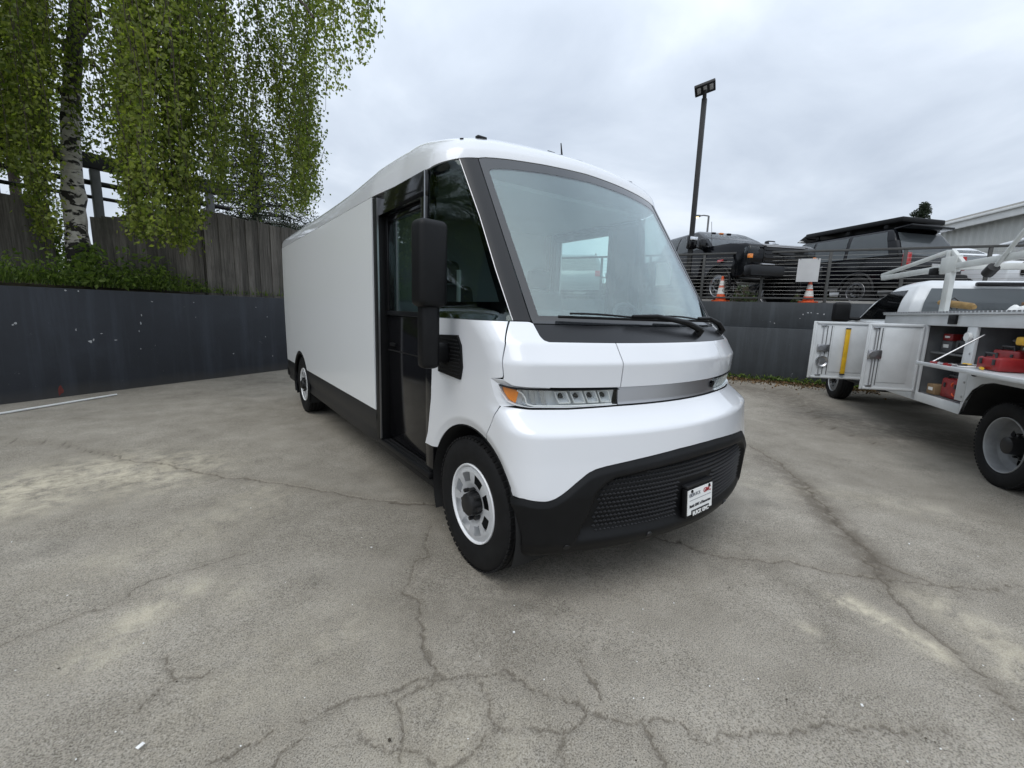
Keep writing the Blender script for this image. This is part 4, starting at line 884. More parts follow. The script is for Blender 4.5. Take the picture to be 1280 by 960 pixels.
# ---- weeds and grass on the bed
rg = np.random.default_rng(9); gp, gs_, bl_ = [], [], []
for k in range(900):
    s = rg.uniform(-6, 4.4); off = .27+rg.exponential(.32)
    if off > 1.7: continue
    amt = np.interp(s, [-6, .3, 1.2, 2.1, 2.9, 3.4, 4.4], [1.0, .8, 1.1, 1.0, .5, .22, .08])
    if rg.random() > amt: continue
    p = wp(s, off); h = (.05+min(.42, rg.exponential(.13)))*min(1, amt+.1)*(1.3 if 1.3 < s < 2.4 else 1); z0 = HL+.02+.2*(1-math.exp(-off*1.2)); nl = int(8+h*55)
    c = np.column_stack([np.full(nl, p[0]), np.full(nl, p[1]), np.full(nl, z0)])+np.column_stack([rg.normal(size=nl)*.07, rg.normal(size=nl)*.07, rg.random(nl)*h]); gp.append(c); gs_.append(np.full(nl, .035+h*.12))
tag(leaves('weeds', np.concatenate(gp), np.concatenate(gs_), 'weed_leaf', None, droop=-.35, aspect=.5, rng=rg), 'green weeds growing along the top of the blue-grey wall', 'weeds', kind='stuff')
gv_, gf_, gt_ = [], [], []
for k in range(5200):
    s = rg.uniform(-6, 4.9); off = .255+rg.exponential(.28)
    if off > 1.4 or rg.random() > np.interp(s, [-6, 2.2, 3.2, 4.9], [1, 1, .7, .25]): continue
    p = wp(s, off); z0 = HL-.01+.2*(1-math.exp(-off*1.2)); h = (.05+min(.4, rg.exponential(.11)))*np.interp(s, [2.4, 3.4], [1, .5]); a = rg.uniform(0, 6.28); b_ = np.array([math.cos(a), math.sin(a)])*.006; le = rg.normal(size=2)*h*.35
    if off < .4: le = le-nL*h*.15
    k0 = len(gv_); gv_ += [(*(p-b_), z0), (*(p+b_), z0), (*(p+b_*.7+le*.4), z0+h*.6), (*(p-b_*.7+le*.4), z0+h*.6), (*(p+le), z0+h)]; gf_ += [(k0, k0+1, k0+2, k0+3), (k0+3, k0+2, k0+4)]; gt_ += [rg.random()]*5
go = mesh('grass', gv_, gf_, 'weed_leaf'); a = go.data.attributes.new('tone', 'FLOAT', 'POINT'); a.data.foreach_set('value', np.array(gt_, np.float32)); tag(go, 'tufts of grass fringing the top of the blue-grey wall', 'grass', kind='stuff')
# shrub in the gap beside the trunk
p = wp(1.55, 2.6); c = np.array([*p, 2.35]); n_ = 5200; q = rg.normal(size=(n_, 3)); q /= np.linalg.norm(q, axis=1)[:, None]; q *= (rg.random(n_)**.4)[:, None]; lum = np.sin(q*7+2).sum(1)*.12
SH = root('shrub', (*p, 1.6), 0, 'light green shrub showing in the gap beside the birch trunk', 'shrub', world=True)
tag(leaves('foliage', c+q*np.array([.6, .55, .95])*(1+lum[:, None]), .06, 'shrub_leaf', SH, rng=rg), kind='stuff'); bm = bmesh.new()
for k in range(9): a = k*.7; bm_tube(bm, [(*p, 1.55), (p[0]+.15*math.cos(a), p[1]+.15*math.sin(a), 2.1), (p[0]+.4*math.cos(a), p[1]+.4*math.sin(a), 2.8)], [.012, .009, .004], 5)
from_bm('stems', bm, 'twig', SH)
# pale tree far left behind the carport
def round_tree(name, label, px, py, dep, rx, rz, n, leaf, size, zb, group=None, seed=1):
    rg = np.random.default_rng(seed); c = at_depth(px, py, dep); t = root(name, (c[0], c[1], zb), 0, label, 'tree', group, world=True); pts = []
    for k in range(26):
        d = rg.normal(size=3); d /= np.linalg.norm(d); cc = c+d*np.array([rx, rx, rz])*rg.random()**.5*.8; m_ = n//26; q = rg.normal(size=(m_, 3)); q /= np.linalg.norm(q, axis=1)[:, None]; pts.append(cc+q*(rg.random(m_)**.5)[:, None]*rx*.38)
    tag(leaves('crown', np.concatenate(pts), size, leaf, t, rng=rg), kind='stuff'); bm = bmesh.new(); bm_tube(bm, [(c[0], c[1], zb), (c[0]+.05, c[1], c[2]-rz*.3), (c[0], c[1], c[2]+rz*.5)], [.22, .15, .05], 9)
    for k in range(7): a = k*.9; bm_tube(bm, [(c[0], c[1], c[2]-rz*.4), (c[0]+rx*.6*math.cos(a), c[1]+rx*.6*math.sin(a), c[2]+rz*.3*math.sin(k))], [.08, .02], 6)
    from_bm('trunk', bm, 'twig', t, 60)
round_tree('leafy_tree', 'pale green leafy tree far behind the carport roof', 5, 150, 17, 2.2, 2.4, 9000, 'shrub_leaf', .11, 1.5, seed=4)
# carport behind the fence
M['dark_steel'] = mat('dark_steel', (.018, .018, .019), .6, var=.3); M['grey_post'] = mat('grey_post', (.16, .165, .17), .7, var=.2)
cp = [on_z(x, y, 4.1)[:2] for x, y in ((-60, 163), (0, 178), (104, 204), (179, 217), (300, 240))]; p0, p1 = on_z(-30, 170, 4.1)[:2], on_z(290, 240, 4.1)[:2]
dC = (p1-p0)/np.linalg.norm(p1-p0); nC = np.array([-dC[1], dC[0]]); LC = np.linalg.norm(p1-p0)+3; aC = math.atan2(dC[1], dC[0])
CP = root('carport', (*p0, 1.6), 0, 'dark steel carport frame with grey posts rising behind the fence', 'carport', world=True)
c = p0+dC*(LC/2-3); box('roof_beam', (*c, 4.10), (LC, .16, .27), 'dark_steel', CP, .01, rot=Matrix.Rotation(aC, 3, 'Z'))
for zz_, r_ in ((3.72, .05), (3.45, .035)): tube('rail', [(*(p0-dC*3+nC*.1), zz_), (*(p1+nC*.1), zz_)], r_, 'dark_steel', CP)
for px_ in (122, -18, 262):
    q = on_plane(px_, 250, (*(p0+nC*.02), 0), (*nC, 0))[:2]; box('post', (*q, 2.78), (.14 if px_ > 0 else .34, .14 if px_ > 0 else .3, 2.36), 'grey_post', CP, .01, rot=Matrix.Rotation(aC, 3, 'Z'))
# dark pine further back
rg = np.random.default_rng(21); pc_ = at_depth(318, 240, 17.); PT = root('pine_tree', (pc_[0], pc_[1], 1.5), 0, 'dark pine with layered drooping boughs behind the board fence', 'tree', world=True)
bm = bmesh.new(); bm_tube(bm, [(pc_[0], pc_[1], 1.5), (pc_[0], pc_[1], 5.), (pc_[0]+.1, pc_[1], 8.2)], [.2, .14, .03], 9); pts = []
for k in range(90):
    z = 3.0+4.9*(k/90); ln = (8.6-z)*.52+.4; a = k*2.4+rg.normal()*.2; e = np.array([math.cos(a), math.sin(a)])*ln; pp = [np.array([pc_[0]+e[0]*t, pc_[1]+e[1]*t, z+.25*math.sin(t*2.6)-.55*t*t*ln*.4]) for t in np.linspace(0, 1, 7)]
    bm_tube(bm, pp, list(np.linspace(.035, .008, 7)), 5); m_ = int(110*ln); t = rg.random(m_)**.7; c = np.array([pp[min(6, int(x*6.99))] for x in t]); pts.append(c+rg.normal(size=(m_, 3))*np.array([.22, .22, .10])*(.4+t[:, None]))
from_bm('trunk', bm, 'twig', PT, 60); tag(leaves('needles', np.concatenate(pts), .13, 'pine_leaf', PT, aspect=.28, rng=rg), kind='stuff')
# low white roof behind the fence
q = at_depth(362, 283, 19.); HB = root('shed', (q[0], q[1]+2, 1.6), 0, 'low pale building with a white roof edge behind the board fence', 'building', world=True)
aS = math.atan2(dL[1], dL[0]); M['pale_wall'] = mat('pale_wall', (.38, .37, .34), .8, var=.12); M['white_trim'] = mat('white_trim', (.70, .71, .70), .6, var=.08)
zR = q[2]; Rz = Matrix.Rotation(aS-.5, 3, 'Z'); cc = Vector((q[0]+.4, q[1]+2.2, 0))
box('wall', cc+Vector((0, 0, (1.6+zR-.15)/2)), (5.6, 4, zR-.15-1.6), 'pale_wall', HB, rot=Rz); box('roof_edge', cc+Vector((0, 0, zR-.02)), (6.2, 4.6, .24), 'white_trim', HB, .01, rot=Rz); box('roof_deck', cc+Vector((0, 0, zR+.12)), (6.0, 4.4, .03), 'pale_wall', HB, rot=Rz)
# ---- small things on the ground and bed at the left
tag(tube('white_pole', [on_z(-25, 523)+np.array([0, 0, .018]), on_z(146, 494.5)+np.array([0, 0, .018])], .014, 'white_trim'), 'thin white pole lying on the asphalt along the blue-grey wall', 'pole')
q = np.array([*wp(2.46, .62), 1.70]); tag(tube('marker_stake', [q, q+np.array([0, 0, .30])], .010, 'white_trim'), 'short white stake stuck in the weeds before the fence', 'stake')
q = WL0+dL*(sL-.42)-nL*.16; tag(box('concrete_block', (*q, .26), (.5, .3, .52), 'wall_slate', None, .02, rot=Matrix.Rotation(math.atan2(dL[1], dL[0]), 3, 'Z')), 'dark concrete block in the wall corner behind the van', 'block')
rg = np.random.default_rng(31); bm = bmesh.new()
for k in range(70):
    px_, py_ = rg.uniform(0, 1280), 520+rg.random()**.7*440; q = on_z(px_, py_); sz = rg.uniform(.003, .006)
    if rg.random() < .05: sz = .010
    bm_box(bm, (q[0], q[1], q[2]+sz*.25+.006), (sz, sz*rg.uniform(.5, 1), sz*.4), rot=Matrix.Rotation(rg.uniform(0, 3), 3, 'Z'), mi=int(rg.random() < .3))
from_bm('debris', bm, None, None, mats=['paper', 'soil']); tag(bpy.data.objects['debris'], 'small pale stones and crumbs scattered over the asphalt', 'debris', kind='stuff')
q = on_z(176, 937); tag(box('paper_scrap', (q[0], q[1], .016), (.022, .014, .003), 'paper', None, .001, rot=Matrix.Rotation(.6, 3, 'Z')), 'tiny white paper scrap lying on open asphalt', 'paper')
# ------------------------------------------------------------------ right: railing, cones, parked vehicles, poles, building
M['rail_paint'] = mat('rail_paint', (.055, .055, .052), .5, var=.2, vscale=8); M['cable'] = mat('cable', (.28, .28, .27), .45, metal=.6)
M['car_black'] = mat('car_black', (.004, .0045, .006), .12, spec=.28, rvar=.03); M['car_grey'] = mat('car_grey', (.20, .22, .23), .25, coat=.8); M['car_white'] = mat('car_white', (.72, .74, .76), .3, coat=.7)
M['truck_white'] = mat('truck_white', (.62, .64, .65), .42, coat=.3, var=.12, vscale=4, rvar=.08); M['rack_white'] = mat('rack_white', (.62, .64, .62), .45, var=.14, vscale=6)
M['cone_orange'] = mat('cone_orange', (.75, .10, .02), .5, var=.12, vscale=20); M['cone_white'] = mat('cone_white', (.72, .70, .66), .45, var=.1); M['sign_grey'] = mat('sign_grey', (.50, .50, .50), .45, var=.08)
M['concrete'] = mat('concrete', (.30, .29, .27), .85, var=.2, vscale=5)
def rpt(s, off): return WR0+dR*s+nR*off
aR = math.atan2(dR[1], dR[0]); RZ = Matrix.Rotation(aR, 3, 'Z'); ZL = 1.86
RA = root('cable_railing', (*rpt(1, .2), HR), 0, 'dark steel railing with thin horizontal cables on the slate wall', 'railing', world=True)
s0 = -6*1.315-.53
for k in range(16):
    s = s0+k*1.315; p = rpt(s, .17); box('post', (*p, HR+.57), (.058, .058, 1.14), 'rail_paint', RA, .004, rot=RZ); box('base_plate', (*p, HR+.006), (.12, .12, .012), 'rail_paint', RA, rot=RZ)
s1 = s0+15*1.315; c = rpt((s0+s1)/2, .17)
box('top_rail', (*c, HR+1.165), (s1-s0+.06, .07, .045), 'rail_paint', RA, .005, rot=RZ); box('bottom_rail', (*c, HR+.10), (s1-s0, .04, .04), 'rail_paint', RA, .004, rot=RZ)
for k in range(11):
    z = HR+.19+k*.087; tube('cable', [(*rpt(s0, .17), z), (*rpt(s1, .17), z)], .0036, 'cable', RA, 6)
def cone(s, off, label, h=.62):
    p = rpt(s, off); z = HR+.001; o = root('traffic_cone', (*p, z), 0, label, 'traffic cone', 'orange cones behind the railing')
    bm = bmesh.new(); bm_box(bm, (0, 0, .02), (.32, .32, .04), bev=.012); from_bm('base', bm, 'cone_orange', o, 40)
    mt = Matrix.Rotation(-math.pi/2, 4, 'Y'); rr = lambda q: .125-.098*q/h
    def ring(nm, a, b_, m_, e=0.): lathe(nm, [(rr(a)+e, a), (rr(b_)+e, b_)], m_, o, 20, mt)
    ring('cone_body', .035, h, 'cone_orange'); ring('reflective_band', h*.30, h*.56, 'cone_white', .003); ring('reflective_band', h*.64, h*.84, 'cone_white', .003); lathe('tip', [(.027, h), (.02, h+.012), (.001, h+.014)], 'cone_orange', o, 16, mt)
wallcap = .17
cone(-.07, .30, 'orange traffic cone beside the gear-shaped wire ornament'); cone(1.80, .30, 'orange traffic cone below the pale sign on the railing', .50)
# ornament: gear outline in bent wire, leaning on the cables
p = rpt(.20, .21); bm = bmesh.new(); pts = []
for k in range(97):
    a = 2*math.pi*k/96; r = .215+.05*math.sin(8*a); q = rpt(.20+r*math.cos(a)*.95, .215); pts.append((*q, HR+.33+r*math.sin(a)))
bm_tube(bm, pts, .007, 6, False); q0 = rpt(.20, .215); bm_tube(bm, [(*rpt(.12, .215), HR+.33), (*rpt(.28, .215), HR+.33)], .006, 6); bm_tube(bm, [(*q0, HR+.24), (*q0, HR+.42)], .006, 6); bm_tube(bm, [(*q0, HR+.01), (*q0, HR+.08)], .008, 6)
tag(from_bm('wire_ornament', bm, 'cable', None, 60), 'gear-shaped wire ornament standing behind the railing cables', 'ornament')
SG = root('notice_sign', (*rpt(1.70, .10), HR+.48), 0, 'blank pale notice board hung on the railing cables', 'sign', world=True)
bm = bmesh.new(); bm_box(bm, (*rpt(1.70, .13), HR+.735), (.43, .008, .52), rot=RZ, bev=.0035); from_bm('panel', bm, 'sign_grey', SG)
for ss in (-.17, .17): tube('clip', [(*rpt(1.70+ss, .12), HR+.97), (*rpt(1.70+ss, .12), HR+1.02)], .006, 'dark_steel', SG, 6)
for k, (s, w_) in enumerate(((-.55, 1.0), (2.4, 1.5))):
    p = rpt(s, .62); bm = bmesh.new(); bm_prism(bm, [(-.08, 0), (.08, 0), (.05, .10), (-.05, .10)], 0, -w_/2, w_/2)
    for v in bm.verts: v.co = Matrix.Translation((*p, ZL+.01)) @ RZ.to_4x4() @ v.co
    tag(from_bm('wheel_stop', bm, 'concrete', None), ('concrete wheel stop behind the railing beside the orange cone', 'concrete wheel stop behind the railing near the black suv')[k], 'wheel stop', 'concrete wheel stops')
# ---- passenger vehicles
M['car_glass'] = mat('car_glass', (.15, .17, .18), .06, coat=.6)
def vehicle(name, label, cat, loc, head, prof_, wheels, hw, belt, roof, gl, paint, glassm='car_glass', arch_r=.44, wr=.40, rim='satin_metal', group=None, glow=None):
    """prof_: side outline (x, z) without arches; belt/roof: (x0, x1, z, half width); gl: side window x-cuts"""
    o = root(name, loc, math.atan2(head[1], head[0]), label, cat, group)
    # lower body with wheel arches cut into the outline
    bot = min(z for _, z in prof_); poly = [p for p in prof_]
    for wx in sorted(wheels):
        pass
    low = []
    for wx in sorted(wheels):
        zc = wr; n = 14; a0 = math.asin(max(-1, min(1, (bot-zc)/arch_r))); low += [(wx+arch_r*math.cos(a), zc+arch_r*math.sin(a)) for a in np.linspace(math.pi-a0, a0, n)]
    pts = [p for p in poly if p[1] > bot+1e-6]; fx = max(x for x, z in poly if z <= bot+1e-6); bx_ = min(x for x, z in poly if z <= bot+1e-6)
    full = [(bx_, bot)]+low+[(fx, bot)]+pts
    bm = bmesh.new(); A = [bm.verts.new((x, -hw, z)) for x, z in full]; B = [bm.verts.new((x, hw, z)) for x, z in full]; n = len(full); side = []
    for i in range(n): bm.faces.new((A[i], A[(i+1) % n], B[(i+1) % n], B[i]))
    bm.faces.new(A[::-1]); bm.faces.new(B); es = [e for e in bm.edges if abs(e.verts[0].co.y-e.verts[1].co.y) < 1e-6]
    bmesh.ops.bevel(bm, geom=es, offset=.05, segments=3, affect='EDGES', profile=.5, clamp_overlap=True)
    for v in bm.verts:                                  # tumblehome and rounded nose and tail in plan
        L0 = min(x for x, _ in full); L1 = max(x for x, _ in full); u = (v.co.x-(L0+L1)/2)/((L1-L0)/2); v.co.y *= 1-.10*abs(u)**6-.03*max(0, (v.co.z-.75))
    from_bm('body', bm, paint, o, 40)
    bx0, bx1, bz, bw = belt; rx0, rx1, rz, rw_ = roof
    bm = bmesh.new(); lev = [(bx0, bx1, bz-.05, bw), (bx0+(rx0-bx0)*.5+.0, bx1+(rx1-bx1)*.5, bz+(rz-bz)*.55, bw+(rw_-bw)*.5+.015), (rx0, rx1, rz-.03, rw_)]; rings = []
    for x0, x1, z, h in lev: rings.append([bm.verts.new(c_) for c_ in ((x0, -h, z), (x1, -h, z), (x1, h, z), (x0, h, z))])
    for a, b_ in zip(rings, rings[1:]):
        for k in range(4): bm.faces.new((a[k], a[(k+1) % 4], b_[(k+1) % 4], b_[k]))
    t = [bm.verts.new(c_) for c_ in ((rx0+.15, -rw_+.15, rz+.03), (rx1-.15, -rw_+.15, rz+.03), (rx1-.15, rw_-.15, rz+.03), (rx0+.15, rw_-.15, rz+.03))]
    for k in range(4): bm.faces.new((rings[-1][k], rings[-1][(k+1) % 4], t[(k+1) % 4], t[k]))
    bm.faces.new(t); bm.faces.new(rings[0][::-1]); bmesh.ops.bevel(bm, geom=[e for e in bm.edges if e.is_manifold], offset=.035, segments=2, affect='EDGES', profile=.5, clamp_overlap=True); from_bm('cabin', bm, paint, o, 40)
    def gp(x_b, x_r, v, sd):    # point on the side of the cabin
        z = bz+.02+(rz-.10-bz)*v; h = np.interp(z, [bz-.05, bz+(rz-bz)*.55, rz-.03], [bw, bw+(rw_-bw)*.5+.015, rw_]); return (x_b+(x_r-x_b)*v, sd*(h+.010), z)
    for sd in (-1, 1):
        for (b0, b1, r0, r1) in gl:
            bm = bmesh.new(); rows = [[gp(b0+(b1-b0)*u_, r0+(r1-r0)*u_, v, sd) for u_ in (0, .5, 1)] for v in (0, .35, .7, 1)]; vs = [[bm.verts.new(c_) for c_ in r] for r in rows]
            for i in range(3):
                for j in range(2): bm.faces.new((vs[i][j], vs[i][j+1], vs[i+1][j+1], vs[i+1][j]))
            bmesh.ops.solidify(bm, geom=bm.faces[:], thickness=.006); from_bm('side_window', bm, glassm, o, 50)
        for wx in wheels:
            bm = bmesh.new(); bm_tube(bm, [(wx, sd*(hw-.3), wr), (wx, sd*(hw-.6), wr)], .06, 8); wo_ = from_bm('wheel', bm, 'underbody', o)
            wheel(wo_, Matrix.Translation((wx, sd*(hw-.01), wr)) @ Matrix.Rotation(-sd*math.pi/2, 4, 'Z'), wr, .27, wr*.62, rim, 'steel', False)
            bm = bmesh.new(); bm_tube(bm, [(wx+(arch_r-.005)*math.cos(a), sd*(hw-.015), wr+(arch_r-.005)*math.sin(a)) for a in np.linspace(0, math.pi, 18)], .03, 6); from_bm('arch_flare', bm, 'black_plastic', o, 60)
        bm = bmesh.new(); bm_box(bm, (bx1-.18, sd*(bw+.16), bz+.12), (.11, .17, .24), bev=.03, seg=2); bm_tube(bm, [(bx1-.16, sd*(bw-.02), bz+.03), (bx1-.17, sd*(bw+.12), bz+.06)], .025, 6); from_bm('door_mirror', bm, 'black_gloss', o, 40)
    for x_b, x_r, sgn, nm in ((bx1, rx1, 1, 'windshield'), (bx0, rx0, -1, 'rear_window')):
        bm = bmesh.new(); rows = []
        for v in (.06, .3, .55, .9):
            z = bz-.05+(rz-.03-bz+.05)*v; zk = [bz-.05, bz+(rz-bz)*.55, rz-.03]; xm = np.interp(z, zk, [x_b, x_b+(x_r-x_b)*.5, x_r]); h = np.interp(z, zk, [bw, bw+(rw_-bw)*.5+.015, rw_])-.10; rows.append([(xm+sgn*.016, y, z) for y in np.linspace(-h, h, 5)])
        vs = [[bm.verts.new(c_) for c_ in r] for r in rows]
        for i in range(3):
            for j in range(4): bm.faces.new((vs[i][j], vs[i][j+1], vs[i+1][j+1], vs[i+1][j]))
        bmesh.ops.solidify(bm, geom=bm.faces[:], thickness=.006); from_bm(nm, bm, glassm, o, 50)
    box('underside', ((max(wheels)+min(wheels))/2, 0, bot+.12), (max(wheels)-min(wheels)+1.2, hw*1.3, .2), 'underbody', o)
    return o
def lot_pos(px, dep, off=(0, 0)):
    d = ray(px, 400); return np.array([C_P[0]+d[0]*dep+off[0], C_P[1]+d[1]*dep+off[1], ZL])
hd = np.array([-.42, -.907]); hd /= np.linalg.norm(hd); nose = lot_pos(968, 10.75)
pk = vehicle('pickup_truck', 'tall black pickup truck with tow mirrors parked behind the railing', 'pickup', tuple(nose-np.array([*hd, 0])*2.9), hd,
    [(-3.0,.62),(2.75,.62),(2.92,.80),(2.94,1.22),(2.90,1.34),(2.76,1.42),(2.3,1.465),(1.50,1.485),(1.30,1.46),(-3.0,1.44)], (1.95, -1.75), 1.03, (-1.3, 1.52, 1.46, .96), (-1.05, .55, 2.05, .78), [(-1.18, -.25, -.98, -.22), (-.17, .98, -.15, .42)], 'car_black', arch_r=.52, wr=.45)
for sd in (-1, 1):
    hlm = bm = bmesh.new(); bm_box(bm, (2.84, sd*.80, 1.20), (.20, .30, .26), bev=.04); ho = from_bm('headlight', bm, 'lens', pk, 40); box('lamp_core', (2.86, sd*.78, 1.22), (.12, .20, .12), 'chrome', ho, .02); box('turn_signal', (2.90, sd*.88, 1.10), (.08, .10, .10), 'amber', ho, .01)
    bm = bmesh.new(); bm_box(bm, (1.0, sd*1.23, 1.66), (.16, .26, .36), bev=.04); bm_tube(bm, [(1.05, sd*.93, 1.5), (1.0, sd*1.15, 1.55)], .03, 6); tm = from_bm('tow_mirror', bm, 'black_gloss', pk, 40); box('mirror_cap', (1.095, sd*1.23, 1.74), (.03, .22, .10), 'chrome', tm, .01)
    box('fender_marker', (2.05, sd*1.045, 1.06), (.22, .02, .06), 'red_lens', pk, .005)
gr = box('grille', (2.93, 0, 1.16), (.05, 1.12, .42), 'black_gloss', pk, .03)
for k in range(5): box('grille_slat', (2.965, 0, .99+k*.085), (.03, 1.06, .022), 'satin_metal' if k in (4,) else 'pillar_black', gr, .004)
box('grille_trim', (2.95, 0, 1.36), (.05, 1.25, .04), 'satin_metal', pk, .012); bm = bmesh.new(); bm_box(bm, (2.98, 0, .76), (.28, 1.98, .26), bev=.05); from_bm('front_bumper', bm, 'pillar_black', pk, 40)
box('bumper_step', (3.05, -.55, .90), (.16, .34, .03), 'satin_metal', pk, .005); box('bed_wall', (-2.2, 0, 1.40), (1.6, 1.9, .04), 'black_plastic', pk)
tube('antenna', [(1.45, -.90, 1.42), (1.35, -.92, 2.15)], .006, 'dark_steel', pk, 5); 
for y in (-.25, 0, .25): box('cab_light', (.5, y, 2.04), (.09, .12, .035), 'amber' if y == 0 else 'black_gloss', pk, .01)
tube('windshield_wiper', [(1.38, .3, 1.49), (1.22, -.4, 1.56)], .010, 'black_plastic', pk, 5)
# black SUV with a roof rack
hd = np.array([.40, .915]); hd /= np.linalg.norm(hd); tail = lot_pos(1158, 10.7)
sv = vehicle('suv', 'black suv with a long flat roof rack parked tail to the railing', 'suv', tuple(tail+np.array([*hd, 0])*2.55), hd,
    [(-2.45,.55),(2.40,.55),(2.52,.75),(2.50,1.08),(2.30,1.20),(1.25,1.28),(-2.40,1.26),(-2.52,1.0),(-2.52,.75)], (1.55, -1.45), 1.00, (-2.38, 1.35, 1.25, .94), (-2.0, .55, 1.93, .76), [(-2.12, -1.05, -1.90, -1.02), (-.95, .05, -.92, .05), (.12, 1.02, .12, .48)], 'car_black', arch_r=.47, wr=.41)
RK = bm = bmesh.new(); bm_box(bm, (-.75, 0, 2.13), (2.75, 1.35, .13), bev=.03); rk = from_bm('roof_rack', bm, 'black_plastic', sv, 40)
for k in range(9): box('rack_slat', (-1.95+k*.30, 0, 2.196), (.07, 1.26, .008), 'grey_plastic', rk, .004)
for x in (-1.7, -.7, .25):
    for sd in (-1, 1): box('rack_foot', (x, sd*.60, 2.02), (.10, .05, .12), 'black_plastic', rk, .008)
bm = bmesh.new(); bm_prism(bm, [(.62, 2.04), (.98, 2.0), (.70, 2.16), (.60, 2.16)], 1, -.6, .6); from_bm('wind_fairing', bm, 'black_plastic', rk)
bm = bmesh.new(); bm_box(bm, (-2.15, 0, 1.94), (.42, 1.35, .06), rot=Matrix.Rotation(.08, 3, 'Y'), bev=.025); from_bm('tail_spoiler', bm, 'car_black', sv, 40)
for sd in (-1, 1): box('tail_lamp', (-2.50, sd*.86, 1.12), (.10, .16, .34), 'red_lens', sv, .02)
bm = bmesh.new(); bm_box(bm, (-2.55, 0, .70), (.18, 1.9, .30), bev=.05); from_bm('rear_bumper', bm, 'black_plastic', sv, 40); box('roof_light', (.80, .6, 2.0), (.10, .16, .05), 'white_trim', sv, .01); box('number_plate', (-2.57, 0, .98), (.015, .32, .16), 'sign_grey', sv)
for y in (-.94, .94): box('door_handle', (-.3, y*1.03, 1.13), (.18, .03, .03), 'satin_metal', sv, .006)
# grey SUV seen through the van's cab
hd = np.array([.75, .66]); hd /= np.linalg.norm(hd); mid_ = lot_pos(722, 17.5)
gs2 = vehicle('suv', 'grey suv with red tail lamps parked behind the railing beyond the van', 'suv', tuple(mid_), hd,
    [(-2.2,.45),(2.15,.45),(2.28,.65),(2.26,.92),(2.05,1.03),(1.1,1.10),(-2.15,1.10),(-2.26,.9),(-2.26,.65)], (1.38, -1.32), .94, (-2.12, 1.2, 1.08, .88), (-1.75, .35, 1.68, .70), [(-1.8, -.95, -1.62, -.92), (-.86, .05, -.84, .05), (.12, .88, .12, .32)], 'car_grey', arch_r=.40, wr=.35)
for sd in (-1, 1): box('tail_lamp', (-2.24, sd*.78, 1.0), (.10, .22, .20), 'red_lens', gs2, .02); tube('roof_rail', [(-1.6, sd*.62, 1.70), (-1.4, sd*.62, 1.76), (.2, sd*.62, 1.76), (.4, sd*.62, 1.70)], .018, 'dark_steel', gs2, 6)
# white crossover with its tailgate up, and a white pickup behind the service truck
hd = np.array([.30, .954]); p = lot_pos(1243, 12.8)
wc = vehicle('crossover', 'white crossover with its tailgate raised behind the black suv', 'car', tuple(p+np.array([*hd, 0])*1.6), hd,
    [(-2.2,.42),(2.15,.42),(2.28,.62),(2.26,.90),(2.05,1.0),(1.1,1.06),(-2.1,1.06),(-2.26,.85),(-2.26,.62)], (1.38, -1.32), .94, (-2.05, 1.2, 1.05, .86), (-1.75, .35, 1.62, .70), [(-1.8, -.95, -1.62, -.92), (-.86, .05, -.84, .05), (.12, .88, .12, .32)], 'car_white', arch_r=.40, wr=.35)
bm = bmesh.new(); bm_box(bm, (-2.25, 0, 1.98), (1.15, 1.45, .07), rot=Matrix.Rotation(.22, 3, 'Y'), bev=.03); tg = from_bm('tailgate', bm, 'car_white', wc, 40); box('tailgate_glass', (-2.22, 0, 1.935), (.62, 1.15, .02), 'privacy_glass', tg, rot=Matrix.Rotation(.22, 3, 'Y'))
for sd in (-1, 1): tube('gas_strut', [(-1.9, sd*.62, 1.5), (-2.3, sd*.62, 1.92)], .012, 'satin_metal', wc, 6); box('tail_lamp', (-2.24, sd*.80, .98), (.08, .16, .26), 'red_lens', wc, .02)
hd = np.array([-.55, -.835]); p = lot_pos(1282, 10.6)
wp2 = vehicle('pickup_truck', 'white pickup truck behind the railing beyond the service truck rack', 'pickup', tuple(p-np.array([*hd, 0])*2.6), hd,
    [(-2.8,.52),(2.6,.52),(2.76,.70),(2.76,1.05),(2.66,1.17),(2.2,1.22),(1.25,1.26),(1.1,1.24),(-2.8,1.22)], (1.80, -1.7), .99, (-1.2, 1.3, 1.24, .91), (-.95, .5, 1.80, .73), [(-1.05, -.2, -.88, -.17), (-.12, .88, -.10, .36)], 'car_white', arch_r=.45, wr=.38)
box('grille', (2.78, 0, .98), (.04, 1.2, .30), 'black_gloss', wp2, .03)
for sd in (-1, 1): box('headlight', (2.72, sd*.82, 1.02), (.16, .26, .18), 'lens', wp2, .03)
# ---- tall lot light and far street lamp
pb = rpt(-.98, 1.2); LPo = root('lot_light', (*pb, ZL), 0, 'tall black square light pole with a tilted flood head above the pickup', 'light pole', world=True)
box('pole', (*pb, (ZL+7.15)/2), (.115, .115, 7.15-ZL), 'dark_steel', LPo, .008, rot=Matrix.Rotation(.3, 3, 'Z')); box('base_cover', (*pb, ZL+.12), (.3, .3, .24), 'dark_steel', LPo, .02)
top = Vector((*pb, 7.30)); rvec = Vector(C_R); tr_ = Matrix.Rotation(math.atan2(-nR[1], -nR[0]), 3, 'Z') @ Matrix.Rotation(R(-14), 3, 'Y'); rotl = tr_ @ Matrix.Rotation(R(14), 3, 'X')
bm = bmesh.new(); bm_box(bm, top+Vector((*(-nR*.12), .05)), (.36, .50, .075), rot=rotl, bev=.015); hd_ = from_bm('lamp_head', bm, 'dark_steel', LPo, 40)
for k in range(3): box('led_panel', top+Vector((*(-nR*.12), .05))+rotl @ Vector((.02, -.15+k*.15, -.040)), (.20, .085, .012), 'sign_grey', hd_, .003, rot=rotl)
